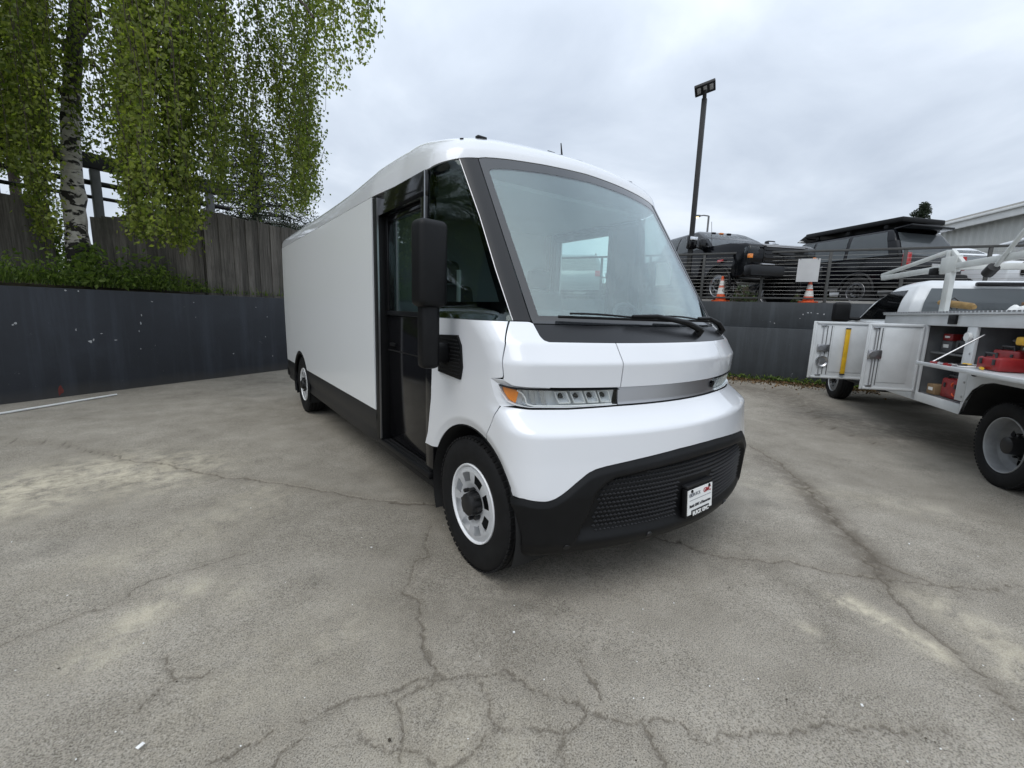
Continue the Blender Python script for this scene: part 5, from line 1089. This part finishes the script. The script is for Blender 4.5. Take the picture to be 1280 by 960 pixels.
tube('lamp_bracket', [top+Vector((0, 0, -.22)), top+Vector((*(-nR*.10), .02))], .05, 'dark_steel', LPo, 8)
M['lamp_glow'] = new_mat('lamp_glow')[0]; b = M['lamp_glow'].node_tree.nodes['Principled BSDF']; b.inputs['Emission Color'].default_value = (1, .82, .42, 1); b.inputs['Emission Strength'].default_value = 2.2; b.inputs['Base Color'].default_value = (.9, .7, .3, 1)
q = at_depth(886, 270, 42.); SLm = root('street_lamp', (q[0], q[1], 1.6), 0, 'distant street lamp with a lit yellow head', 'street lamp', world=True)
tube('pole', [(q[0], q[1], 1.6), tuple(q)], .09, 'grey_post', SLm, 8); e = q-C_R*1.0; tube('arm', [tuple(q), tuple(q-C_R*.5+np.array([0, 0, .06])), tuple(e)], .06, 'grey_post', SLm, 6)
bm = bmesh.new(); bm_box(bm, Vector(e-C_R*.2), (.75, .34, .20), rot=Matrix.Rotation(math.atan2(C_R[1], C_R[0]), 3, 'Z'), bev=.05); from_bm('lamp_head', bm, 'grey_post', SLm, 40); box('lamp_lens', Vector(e-C_R*.25-np.array([0, 0, .11])), (.55, .28, .14), 'lamp_glow', SLm, .04, rot=Matrix.Rotation(math.atan2(C_R[1], C_R[0]), 3, 'Z'))
round_tree('conifer', 'small dark conifer tip beyond the black suv', 1152, 272, 40, .75, 2.0, 3500, 'pine_leaf', .16, 1.6, seed=6)
# long clipped hedge closing the far side of the upper lot
M['hedge_leaf'] = leaf_mat('hedge_leaf', (.02, .035, .012), (.07, .10, .03), .3)
rg = np.random.default_rng(77); hp0 = rpt(-45, 17); hL = 75.; HG = root('hedge', (*rpt(-10, 17), ZL), 0, 'long dark hedge closing the far side of the upper lot', 'hedge', world=True)
hc = hp0+dR*hL/2; box('hedge_core', (*hc, ZL+.72), (hL, .9, 1.44), 'soil', HG, rot=RZ); n_ = 26000; s = rg.uniform(0, hL, n_); f = rg.random(n_); top_ = f < .35
off = np.where(top_, rg.uniform(-.55, .55, n_), -.5+rg.normal(size=n_)*.08); zz_ = np.where(top_, 1.48+rg.normal(size=n_)*.08+.08*np.sin(s*1.7), rg.uniform(.02, 1.5, n_)); p = hp0+dR*s[:, None]+nR*off[:, None]
tag(leaves('foliage', np.column_stack([p, ZL+zz_]), .17, 'hedge_leaf', HG, rng=rg), kind='stuff')
# ---- corrugated building
M['corrugated'] = mat('corrugated', (.46, .47, .45), .55, var=.1, vscale=.8)
a_ = at_depth(1168, 283, 26.); b_ = at_depth(1300, 249.5, 15.5); za, zb_ = a_[2], b_[2]; zt = (za+zb_)/2; a_ = on_z(1168, 283, zt)[:2]; b_ = on_z(1300, 250.5, zt)[:2]; dB = (b_-a_)/np.linalg.norm(b_-a_); nB = np.array([dB[1], -dB[0]])
if nB @ (C_P[:2]-a_) < 0: nB = -nB
LB = np.linalg.norm(b_-a_)+14; aB = math.atan2(dB[1], dB[0]); BL = root('metal_building', (*a_, ZL), 0, 'pale corrugated metal building with a deep white roof edge', 'building', world=True)
ys = []; wv, wf = [], []; n_ = int(LB/.10)
for k in range(n_+1):
    s = k*.10; ph = k % 4; dep = .35+(.05 if ph in (1, 2) else 0); p = a_+dB*s-nB*dep; wv += [(*p, ZL), (*p, zt-.30)]
for k in range(n_): wf.append((2*k, 2*k+2, 2*k+3, 2*k+1))
mesh('corrugated_wall', wv, wf, 'corrugated', BL); c = a_+dB*LB/2-nB*.02
box('fascia', (*(c+nB*.02), zt-.20), (LB, .10, .40), 'white_trim', BL, .01, rot=Matrix.Rotation(aB, 3, 'Z')); box('gutter', (*(c+nB*.12), zt-.04), (LB, .12, .12), 'white_trim', BL, .02, rot=Matrix.Rotation(aB, 3, 'Z'))
box('roof', (*(c-nB*4.2), zt+.10), (LB, 8.4, .10), 'pale_wall', BL, rot=Matrix.Rotation(aB, 3, 'Z')); box('gable_wall', (*(a_+dB*.05-nB*4.4), (ZL+zt)/2-.1), (.1, 7.8, zt-ZL-.2), 'corrugated', BL, rot=Matrix.Rotation(aB, 3, 'Z'))
# ---- leaf litter along the foot of the slate wall
rg = np.random.default_rng(55); n_ = 2600; s = rg.uniform(-2.5, 3.2, n_); off = -rg.exponential(.22, n_)-.02; p = WR0+dR*s[:, None]+nR*off[:, None]; lit = np.column_stack([p, .012+rg.random(n_)*.03])
def litter_mat(): return leaf_mat('dry_leaf', (.05, .030, .015), (.24, .15, .07), .1)
M['dry_leaf'] = litter_mat(); tag(leaves('leaf_litter', lit, .05, 'dry_leaf', None, rng=rg), 'brown leaf litter along the foot of the slate wall', 'leaves', kind='stuff')
n_ = 900; s = rg.uniform(-2.5, 3.2, n_); off = -rg.exponential(.05, n_)-.02; p = WR0+dR*s[:, None]+nR*off[:, None]; tag(leaves('weeds', np.column_stack([p, .02+rg.random(n_)*.12]), .06, 'weed_leaf', None, droop=-.4, rng=rg), 'small weeds along the foot of the slate wall', 'weeds', kind='stuff')
# ------------------------------------------------------------------ service truck (local: x forward, y to its left, body side at y = .1)
TO = np.array([4.8, -1.63]); TD = np.array([.815, .58]); TD /= np.linalg.norm(TD); TN = np.array([-TD[1], TD[0]]); aT = math.atan2(TD[1], TD[0])
TR = root('service_truck', (*TO, 0), aT, 'white service truck with open side cabinets and a pipe rack', 'truck')
def tw(x, y, z): q = TO+TD*x+TN*y; return (q[0], q[1], z)      # truck coordinates to world
CY = -1.12
# cab
bm = bmesh.new(); lev = [(2.72, 4.42, 1.50, .95), (2.74, 3.95, 1.82, .89), (2.86, 3.48, 2.05, .77)]; rings = []
for x0, x1, z, h in lev: rings.append([bm.verts.new(c_) for c_ in ((x0, CY-h, z), (x1, CY-h, z), (x1, CY+h, z), (x0, CY+h, z))])
for a, b_ in zip(rings, rings[1:]):
    for k in range(4): bm.faces.new((a[k], a[(k+1) % 4], b_[(k+1) % 4], b_[k]))
t = [bm.verts.new(c_) for c_ in ((3.0, CY-.6, 2.12), (3.35, CY-.6, 2.12), (3.35, CY+.6, 2.12), (3.0, CY+.6, 2.12))]
for k in range(4): bm.faces.new((rings[-1][k], rings[-1][(k+1) % 4], t[(k+1) % 4], t[k]))
bm.faces.new(t); bm.faces.new(rings[0][::-1]); bmesh.ops.bevel(bm, geom=bm.edges[:], offset=.035, segments=2, affect='EDGES', profile=.5, clamp_overlap=True); cab = from_bm('cab', bm, 'truck_white', TR, 40)
full = [(2.70, .62)]+[(4.98+.50*math.cos(a), .40+.50*math.sin(a)) for a in np.linspace(math.pi-.46, .46, 14)]+[(5.75, .62),(5.82, .9),(5.78, 1.28),(5.55, 1.40),(4.45, 1.52),(2.70, 1.52)]
bm = bmesh.new(); bm_prism(bm, full, 1, CY-.98, CY+.98); bmesh.ops.bevel(bm, geom=[e for e in bm.edges if abs(e.verts[0].co.y-e.verts[1].co.y) < 1e-6], offset=.05, segments=3, affect='EDGES', profile=.5, clamp_overlap=True); from_bm('cab_lower', bm, 'truck_white', TR, 40)
for sd in (-1, 1):
    def cp_(x, z): h = np.interp(z, [1.50, 1.82, 2.05], [.95, .89, .77]); return (x, CY+sd*(h+.006), z)
    rows = [[cp_(x, z) for x in np.linspace(a, b_, 4)] for z, a, b_ in ((1.545, 3.00, 4.25), (1.70, 3.02, 4.02), (1.85, 3.03, 3.80), (1.98, 3.06, 3.56))]
    bm = bmesh.new(); vs = [[bm.verts.new(c_) for c_ in r] for r in rows]
    for i in range(3):
        for j in range(3): bm.faces.new((vs[i][j], vs[i][j+1], vs[i+1][j+1], vs[i+1][j]))
    bmesh.ops.solidify(bm, geom=bm.faces[:], thickness=.006); from_bm('side_window', bm, 'privacy_glass', cab, 40)
    bm = bmesh.new(); bm_box(bm, (4.22, CY+sd*1.24, 1.66), (.14, .26, .34), bev=.05, seg=3); bm_tube(bm, [(4.25, CY+sd*.94, 1.54), (4.22, CY+sd*1.2, 1.56)], .035, 6); from_bm('tow_mirror', bm, 'black_plastic', TR, 40)
bm = bmesh.new(); vs = [[bm.verts.new((x, CY+s_*h, z)) for s_ in (-1, 1)] for x, z, h in ((2.706, 1.60, .78), (2.722, 1.80, .75), (2.800, 1.995, .66))]; [bm.faces.new((vs[i][0], vs[i][1], vs[i+1][1], vs[i+1][0])) for i in range(2)]; bmesh.ops.solidify(bm, geom=bm.faces[:], thickness=.008); from_bm('rear_window', bm, 'car_glass', cab, 40); bm = bmesh.new(); bm_box(bm, (2.80, CY-.10, 2.055), (.07, .55, .06), bev=.02); from_bm('brake_light', bm, 'black_gloss', cab, 40)
bm = bmesh.new(); vs = [bm.verts.new(c_) for c_ in ((4.42, CY-.82, 1.55), (4.42, CY+.82, 1.55), (3.56, CY+.68, 2.0), (3.56, CY-.68, 2.0))]; bm.faces.new(vs); bmesh.ops.solidify(bm, geom=bm.faces[:], thickness=.008); from_bm('windshield', bm, 'privacy_glass', cab)
box('step_board', (3.5, CY+1.0, .50), (1.5, .16, .06), 'black_plastic', TR, .015); box('chassis', (2.2, CY, .62), (6.6, .9, .26), 'underbody', TR); box('grille', (5.82, CY, 1.05), (.05, 1.5, .42), 'black_gloss', TR, .02)
# wheels
M['steel_rim'] = mat('steel_rim', (.36, .37, .38), .45, metal=.35, var=.2, vscale=9)
for sd in (1, -1):
    for wx in (.06, 4.98):
        yo = CY+sd*(1.17 if wx < 1 else .97); bm = bmesh.new(); bm_tube(bm, [(wx, yo-sd*.3, .40), (wx, yo-sd*.7, .40)], .07, 8); wo_ = from_bm('wheel', bm, 'underbody', TR)
        wheel(wo_, Matrix.Translation((wx, yo, .40)) @ Matrix.Rotation(-sd*math.pi/2, 4, 'Z'), .40, .24, .262, 'steel_rim', 'dually' if wx < 1 else 'steel', wx < 1)
        if wx < 1: bm = bmesh.new(); bm_lathe(bm, [(.26, .27), (.34, .26), (.39, .29), (.40, .31), (.40, .46), (.38, .5), (.26, .5)], 40, Matrix.Translation((wx, yo, .40)) @ Matrix.Rotation(-sd*math.pi/2, 4, 'Z')); from_bm('inner_tyre', bm, 'rubber', wo_, 45)
# service body: left cabinet (seen, open) and right cabinet
Z0, Z1 = .56, 1.60; YS = .10; YB = -.42; X0, X1 = -1.45, 2.60
def face(name, x0, x1, z0, z1, m='truck_white', th=.03, parent=TR, bev=.004): return box(name, ((x0+x1)/2, YS-th/2, (z0+z1)/2), (x1-x0, th, z1-z0), m, parent, bev)
face('face_post', 2.52, 2.60, Z0, 1.472); face('face_post', 1.51, 1.60, Z0, 1.472); face('face_post', .62, .77, .70, 1.472); face('sill', .66, 2.52, Z0, .665, bev=.003); face('header', X0, X1, 1.474, Z1)
face('face_post', X0, -1.36, Z0, 1.472)
# panel over the wheel with the arch cut in
arch_p = [(.655, .56), (.60, .72), (.52, .84), (.40, .92), (.25, .955), (-.25, .955), (-.38, .92), (-.46, .84), (-.52, .72), (-.55, .56)]
bm = bmesh.new(); bm_prism(bm, [(-1.36, .56), (-.55, .56)]+arch_p[::-1][1:-1]+[(.655, .56), (.655, .695), (.615, .70), (.615, 1.09), (-1.36, 1.09)], 1, YS-.03, YS); from_bm('arch_panel', bm, 'truck_white', TR)
bm = bmesh.new(); rgA = [[bm.verts.new((x, y, z)) for x, z in arch_p] for y in (YS-.005, YS-.62)]
for k in range(len(arch_p)-1): bm.faces.new((rgA[0][k], rgA[0][k+1], rgA[1][k+1], rgA[1][k]))
from_bm('arch_liner', bm, 'underbody', TR, 40)
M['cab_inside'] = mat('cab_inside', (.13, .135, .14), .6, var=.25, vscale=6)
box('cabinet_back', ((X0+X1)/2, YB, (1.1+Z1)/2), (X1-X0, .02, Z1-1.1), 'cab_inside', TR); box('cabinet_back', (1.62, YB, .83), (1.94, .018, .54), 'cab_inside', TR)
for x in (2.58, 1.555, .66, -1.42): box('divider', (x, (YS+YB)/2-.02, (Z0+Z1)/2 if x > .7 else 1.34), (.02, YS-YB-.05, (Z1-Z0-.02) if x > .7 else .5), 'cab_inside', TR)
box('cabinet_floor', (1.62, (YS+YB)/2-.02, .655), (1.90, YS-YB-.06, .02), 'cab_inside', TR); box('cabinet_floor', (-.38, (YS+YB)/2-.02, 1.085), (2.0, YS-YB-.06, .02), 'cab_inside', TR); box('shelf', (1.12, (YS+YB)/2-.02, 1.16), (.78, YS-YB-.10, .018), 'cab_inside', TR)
box('top_plate', ((X0+X1)/2, (YS+YB)/2, Z1+.018), (X1-X0+.03, YS-YB+.05, .035), 'truck_white', TR, .004); 
bm = bmesh.new()
for k in range(66): bm_box(bm, (X0+.03+k*.062, YS+.010, Z1+.030), (.038, .035, .016))
o = from_bm('tread_plate', bm, 'satin_metal', TR); tag(o, kind='stuff')
box('lock', (1.02, YS+.012, 1.545), (.13, .03, .10), 'black_plastic', TR, .006)
box('side_body', ((X0+X1)/2, 2*CY-(YS+YB)/2, 1.25), (X1-X0, YS-YB, .78), 'truck_white', TR, .01); box('bed_floor', ((X0+X1)/2, CY, .95), (X1-X0, 1.5, .06), 'satin_metal', TR); box('front_bulkhead', (2.58, CY, 1.28), (.04, 1.5, .70), 'truck_white', TR, .005); box('tailgate', (X0, CY, 1.2), (.05, 1.5, .5), 'truck_white', TR, .01)
# hinged doors, opened outwards
def door(name, hx, fx, fy, z0, z1, label):
    h = Vector((hx, YS+.012, 0)); f = Vector((fx, fy, 0)); d = f-h; Ln = d.length; a = math.atan2(d.y, d.x); rz = Matrix.Rotation(a, 3, 'Z'); c = (h+f)/2
    D = bpy.data.objects.new; bm = bmesh.new(); bm_box(bm, (c.x, c.y, (z0+z1)/2), (Ln, .022, z1-z0), rot=rz, bev=.004); D = from_bm(name, bm, 'truck_white', TR, 40)
    inn = rz @ Vector((0, 1, 0)); inn = inn if inn.x < 0 else -inn               # inner face looks to the rear
    def P(u, z, off=.0): q = h+d*u+inn*(.011+off); return Vector((q.x, q.y, z))
    for u0, u1, za, zb2 in ((.02, .98, z1-.035, z1-.01), (.02, .98, z0+.01, z0+.035), (.015, .045, z0+.01, z1-.01), (.955, .985, z0+.01, z1-.01)): q = (P(u0, za)+P(u1, zb2))/2; box('edge_flange', q+inn*.006, (abs(u1-u0)*Ln, .014, zb2-za), 'truck_white', D, .002, rot=rz)
    q = (P(.20, z0+.10)+P(.70, z1-.06))/2; box('inner_panel', q+inn*.003, (.52*Ln, .008, z1-z0-.16), 'truck_white', D, .003, rot=rz)
    for u0 in (.74, .80): q = P(u0, (z0+z1)/2); box('seam', q+inn*.002, (.010, .006, z1-z0-.12), 'cab_inside', D, rot=rz)
    tube('latch_rod', [P(.86, z0+.05, .014), P(.86, z1-.06, .014)], .006, 'satin_metal', D, 6); bm = bmesh.new(); bm_box(bm, P(.84, (z0+z1)/2+.03, .02), (.15, .025, .11), rot=rz, bev=.008); bm_tube(bm, [P(.89, (z0+z1)/2+.03, .02), P(.89, (z0+z1)/2+.03, .05)], .035, 12); from_bm('latch', bm, 'satin_metal', D, 40)
    for z in (z0+.05, z1-.06): box('rod_guide', P(.86, z, .012), (.07, .02, .02), 'satin_metal', D, .003, rot=rz)
    tube('hinge', [(hx, YS+.016, z0+.02), (hx, YS+.016, z1-.02)], .012, 'satin_metal', D, 8); return D, P, rz, inn
D2, P2, rz2, in2 = door('cabinet_door', 1.535, 1.47, .70, .655, 1.485, '')
D1, P1, rz1, in1 = door('cabinet_door', 2.545, 2.40, 1.02, .655, 1.485, '')
# fold-down shelf door over the wheel
bm = bmesh.new(); bm_box(bm, (-.36, YS+.235, 1.075), (1.98, .43, .022), bev=.004); FD = from_bm('drop_door', bm, 'truck_white', TR, 40); bm = bmesh.new(); bm_box(bm, (-.36, YS+.445, 1.088), (1.96, .02, .03), bev=.003); from_bm('edge_flange', bm, 'truck_white', FD, 40)
for x in (.55, -1.25): tube('stay_rod', [(x, YS+.36, 1.095), (x, YS-.03, 1.40)], .007, 'satin_metal', FD, 6)
bm = bmesh.new(); bm_tube(bm, [(.70, YS+.004, 1.37), (.70, YS+.035, 1.37)], .045, 16); from_bm('round_bumper', bm, 'white_trim', TR, 40); bm = bmesh.new(); bm_tube(bm, [(.52, YS-.005, 1.035), (.52, YS+.012, 1.035)], .055, 18); from_bm('fuel_cap', bm, 'black_plastic', TR, 40)
bm = bmesh.new()
for z in (.75, .9, 1.05, 1.2, 1.35): bm_tube(bm, [(.655, YS, z), (.655, YS+.006, z)], .011, 8)
from_bm('bolts', bm, 'satin_metal', TR)
# rack
def bar(pts, r, nm='rack_bar', m='rack_white'):
    for a, b_ in zip(pts, pts[1:]):
        a, b_ = Vector(a), Vector(b_); d = b_-a; q = d.to_track_quat('X', 'Z').to_matrix(); box(nm, (a+b_)/2, (d.length+r*.6, r*1.5, r*2), m, TR, .006, rot=q)
for yk in (YS-.06, 2*CY-YS+.06):
    box('rack_post', (1.37, yk, 1.90), (.11, .05, .56), 'rack_white', TR, .006); box('rack_post', (-1.25, yk, 1.90), (.10, .05, .56), 'rack_white', TR, .006)
    bar([(-1.9, yk, 2.135), (3.02, yk, 2.150)], .033); bar([(3.02, yk, 2.150), (3.07, yk, 2.195), (1.50, yk, 2.325), (1.40, yk, 2.31)], .023); bar([(1.40, yk, 2.32), (1.18, yk, 2.16)], .026); box('rack_gusset', (1.40, yk, 2.17), (.30, .056, .18), 'rack_white', TR, .006); box('rack_post', (1.44, yk, 2.25), (.07, .05, .14), 'rack_white', TR, .005)
    box('work_light', (1.62, yk+.04, 2.11), (.10, .07, .09), 'black_plastic', TR, .012)
for x in (1.40, -1.25): bar([(x, YS-.06, 2.15), (x, 2*CY-YS+.06, 2.15)], .035)
tube('tie_down', [(.62, YS-.02, 2.02), (.18, YS-.04, 2.50)], .020, 'rack_white', TR, 8); bm = bmesh.new(); bm_tube(bm, [(.64, YS, 2.0), (.56, YS, 2.06)], .05, 10); from_bm('ratchet', bm, 'dark_steel', TR, 40)
# ---- things carried by the truck, each a thing of its own (built in truck coordinates, placed in the world)
M['tool_red'] = mat('tool_red', (.26, .014, .016), .4, var=.2, vscale=12); M['tool_yellow'] = mat('tool_yellow', (.70, .42, .02), .42, var=.15, vscale=15); M['tool_black'] = mat('tool_black', (.02, .02, .022), .5); M['canvas'] = mat('canvas', (.30, .19, .07), .8, var=.3, vscale=15); M['lumber'] = mat('lumber', (.24, .13, .065), .75, var=.3, vscale=7)
def item(name, label, cat, x, y, z, group=None): return root(name, tw(x, y, z), aT, label, cat, group)
def tool_case(x, y, z, sx, sy, sz, m, label, trim='tool_black'):
    o = item('tool_case', label, 'tool case', x, y, z, 'tool cases in the open truck cabinets'); bm = bmesh.new(); bm_box(bm, (0, 0, sz/2), (sx, sy, sz), bev=min(.02, sz*.18), seg=2); from_bm('case', bm, m, o, 40)
    bm = bmesh.new(); bm_tube(bm, [(-sx*.25, sy*.42, sz-.004), (-sx*.22, sy*.42, sz+.035), (sx*.22, sy*.42, sz+.035), (sx*.25, sy*.42, sz-.004)], .010, 6); from_bm('handle', bm, trim, o, 40)
    for k in (-1, 1): box('latch', (k*sx*.28, sy/2+.004, sz*.66), (.03, .010, .05), trim, o, .002)
tool_case(.30, -.10, 1.096, .34, .26, .17, 'tool_red', 'red tool case inside the cabinet above the wheel'); tool_case(-.16, -.10, 1.096, .36, .28, .20, 'tool_black', 'black tool case beside the red one above the wheel'); tool_case(-.17, -.10, 1.34, .30, .22, .10, 'tool_yellow', 'yellow tool case on top of the black one above the wheel')
tool_case(.02, .20, 1.090, .30, .20, .12, 'tool_red', 'red tool case standing on the drop-down shelf'); tool_case(-.62, -.10, 1.096, .40, .28, .24, 'tool_red', 'large red tool case deepest in the cabinet above the wheel')
tool_case(1.05, -.12, .668, .34, .26, .22, 'tool_red', 'red tool bag on the floor of the tall cabinet'); tool_case(1.22, -.22, .668, .20, .2, .36, 'tool_black', 'tall black tool box behind the red bag in the tall cabinet'); tool_case(.98, -.12, 1.172, .30, .24, .15, 'tool_black', 'black tool case on the shelf of the tall cabinet'); tool_case(.96, -.12, 1.36, .20, .16, .06, 'tool_yellow', 'small yellow tool case topmost in the tall cabinet')
M['bin_blue'] = mat('bin_blue', (.03, .07, .16), .5, var=.2, vscale=12); M['bin_grey'] = mat('bin_grey', (.10, .10, .105), .55, var=.2, vscale=12); M['box_card'] = mat('box_card', (.26, .17, .09), .8, var=.2, vscale=9)
for k, (x, y, z, sx, sz, mm, lab) in enumerate(((.50, -.30, 1.096, .20, .12, 'bin_grey', 'grey parts bin at the back corner of the cabinet above the wheel'), (.48, -.31, 1.22, .18, .10, 'box_card', 'cardboard parts bin on top of the grey bin above the wheel'), (.10, -.32, 1.32, .22, .12, 'bin_blue', 'blue parts bin behind the yellow case above the wheel'), (1.36, -.12, 1.172, .20, .13, 'bin_grey', 'grey parts bin on the shelf of the tall cabinet'), (1.36, -.12, 1.305, .18, .08, 'tool_red', 'small red parts bin stacked on the grey bin in the tall cabinet'), (1.36, -.05, .668, .17, .12, 'box_card', 'cardboard parts bin on the floor of the tall cabinet'))):
    o = item('parts_bin', lab, 'bin', x, y, z, 'parts bins in the open truck cabinets'); bm = bmesh.new(); bm_box(bm, (0, 0, sz/2), (sx, .16, sz), bev=.008); from_bm('bin', bm, mm, o, 40); box('label_holder', (0, .083, sz*.55), (sx*.5, .004, sz*.3), 'paper', o)
o = item('cable_coil', 'orange cable coil leaning in the tall cabinet', 'cable', .92, .0, 1.0); tube('coil', [(.0+.10*math.cos(a), .015*math.sin(a*5), -.20+.10*math.sin(a)) for a in np.linspace(0, 18, 90)], .008, 'cone_orange', o, 6)
o = item('power_drill', 'black and yellow power drill in the cabinet above the wheel', 'drill', .08, .02, 1.31); bm = bmesh.new(); bm_box(bm, (0, 0, .05), (.18, .07, .08), bev=.02); from_bm('body', bm, 'tool_yellow', o, 40); tube('grip', [(-.05, 0, .02), (-.07, 0, -.10)], .022, 'tool_black', o); tube('chuck', [(.09, 0, .05), (.16, 0, .05)], [.022, .01], 'tool_black', o)
o = item('paper_sheet', 'white paper sheet lying on the drop-down shelf', 'paper', .38, .28, 1.090); box('sheet', (0, 0, .003), (.30, .22, .004), 'paper', o, .001, rot=Matrix.Rotation(.2, 3, 'Z'))
rg = random.Random(5)
for k in range(7):
    x, y = rg.uniform(.1, .58), rg.uniform(.16, .46); o = item('hand_tool', 'small steel hand tool scattered on the drop-down shelf', 'tool', x, y, 1.090, 'hand tools on the drop-down shelf'); a = rg.uniform(0, 3); d = Vector((math.cos(a), math.sin(a), 0)); tube('shaft', [d*-.07+Vector((0, 0, .012)), d*.05+Vector((0, 0, .012))], .008, 'satin_metal', o, 6); tube('grip', [d*.05+Vector((0, 0, .013)), d*.12+Vector((0, 0, .013))], .013, ('tool_red', 'tool_black', 'tool_yellow')[k % 3], o, 6)
# level, cup and red bar hung on the front door
def on_door(P, u, z, off): q = P(u, z, off); return tw(q.x, q.y, q.z)
q0, q1 = Vector(on_door(P1, .52, .73, .03)), Vector(on_door(P1, .52, 1.39, .03)); LV = root('spirit_level', tuple(q0), 0, 'yellow spirit level hung upright inside the front cabinet door', 'level', world=True)
rzw = Matrix.Rotation(aT, 3, 'Z') @ rz1; box('beam', (q0+q1)/2, (.055, .022, (q1-q0).length), 'tool_yellow', LV, .003, rot=rzw); box('vial_window', (q0+q1)/2+rzw @ Vector((0, 0, -.02)), (.035, .028, .05), 'lens', LV, .003, rot=rzw)
for q in (q0, q1): box('end_cap', q, (.058, .025, .02), 'tool_black', LV, .002, rot=rzw)
bm = bmesh.new(); qc = P1(.83, .905, .0); bm_lathe(bm, [(.004, .012), (.055, .012), (.075, .03), (.082, .03), (.082, .0)], 24, Matrix.Translation(qc) @ Matrix.Rotation(math.atan2(in1.y, in1.x), 4, 'Z')); from_bm('round_vent', bm, 'satin_metal', D1, 40)
qa, qb = Vector(on_door(P1, .13, .78, .035)), Vector(on_door(P1, .10, 1.45, .035)); o = root('red_pole_tool', tuple(qa), 0, 'red handled long tool hung by the hinge of the front cabinet door', 'tool', world=True); tube('shaft', [qa, qb], .013, 'tool_red', o, 6); tube('grip', [qa-Vector((0, 0, .05)), qa+Vector((0, 0, .12))], .028, 'tool_black', o, 8)
# load on the bed
o = item('lumber_stack', 'brown lumber lying on top of the truck bed', 'lumber', .10, -.95, 1.62)
for k in range(10): box('plank', (.04*(k % 3), -.34+(k % 5)*.17, .07+.04*(k//5)+.004*(k % 2)), (2.2, .15, .038), 'lumber', o, .003)
for k in (-.8, .8): box('bearer', (k, 0, .025), (.09, .86, .05), 'lumber', o, .003)
for k, (x, rr_, yy_) in enumerate(((.75, .34, -.55), (.30, .40, -.62))):
    o = item('hose_loop', ('black hose arched over the lumber beside the rack post', 'thick black hose arched over the lumber farther from the rack post')[k], 'hose', x, yy_, 1.60); tube('hose', [(-rr_*math.cos(a), 0, .03+.30*math.sin(a)) for a in np.linspace(0, math.pi, 20)], .018+.008*k, 'tool_black', o, 8)
o = item('duct_roll', 'yellow rolled canvas lying beside the rack post', 'roll', 1.75, -.30, 1.70); bm = bmesh.new(); bm_tube(bm, [(-.25, 0, 0), (-.2, 0, .01), (.25, .05, .06), (.32, .06, .07)], [.025, .04, .045, .03], 12); from_bm('roll', bm, 'canvas', o, 50); tube('strap', [(.1, -.01, -.02), (.1, -.06, .05), (.1, .03, .12), (.1, .10, .05), (.1, .03, -.02)], .008, 'tool_black', o, 5)
o = item('rag', 'white rag crumpled on the edge of the truck bed', 'rag', .50, -.12, 1.638); bm = bmesh.new(); bmesh.ops.create_icosphere(bm, subdivisions=3, radius=.09)
for v in bm.verts: v.co = Vector((v.co.x*1.4, v.co.y*.8, max(0, v.co.z*.5+.012*math.sin(v.co.x*70)+.012*math.sin(v.co.y*60))))
from_bm('cloth', bm, 'paper', o, 60)
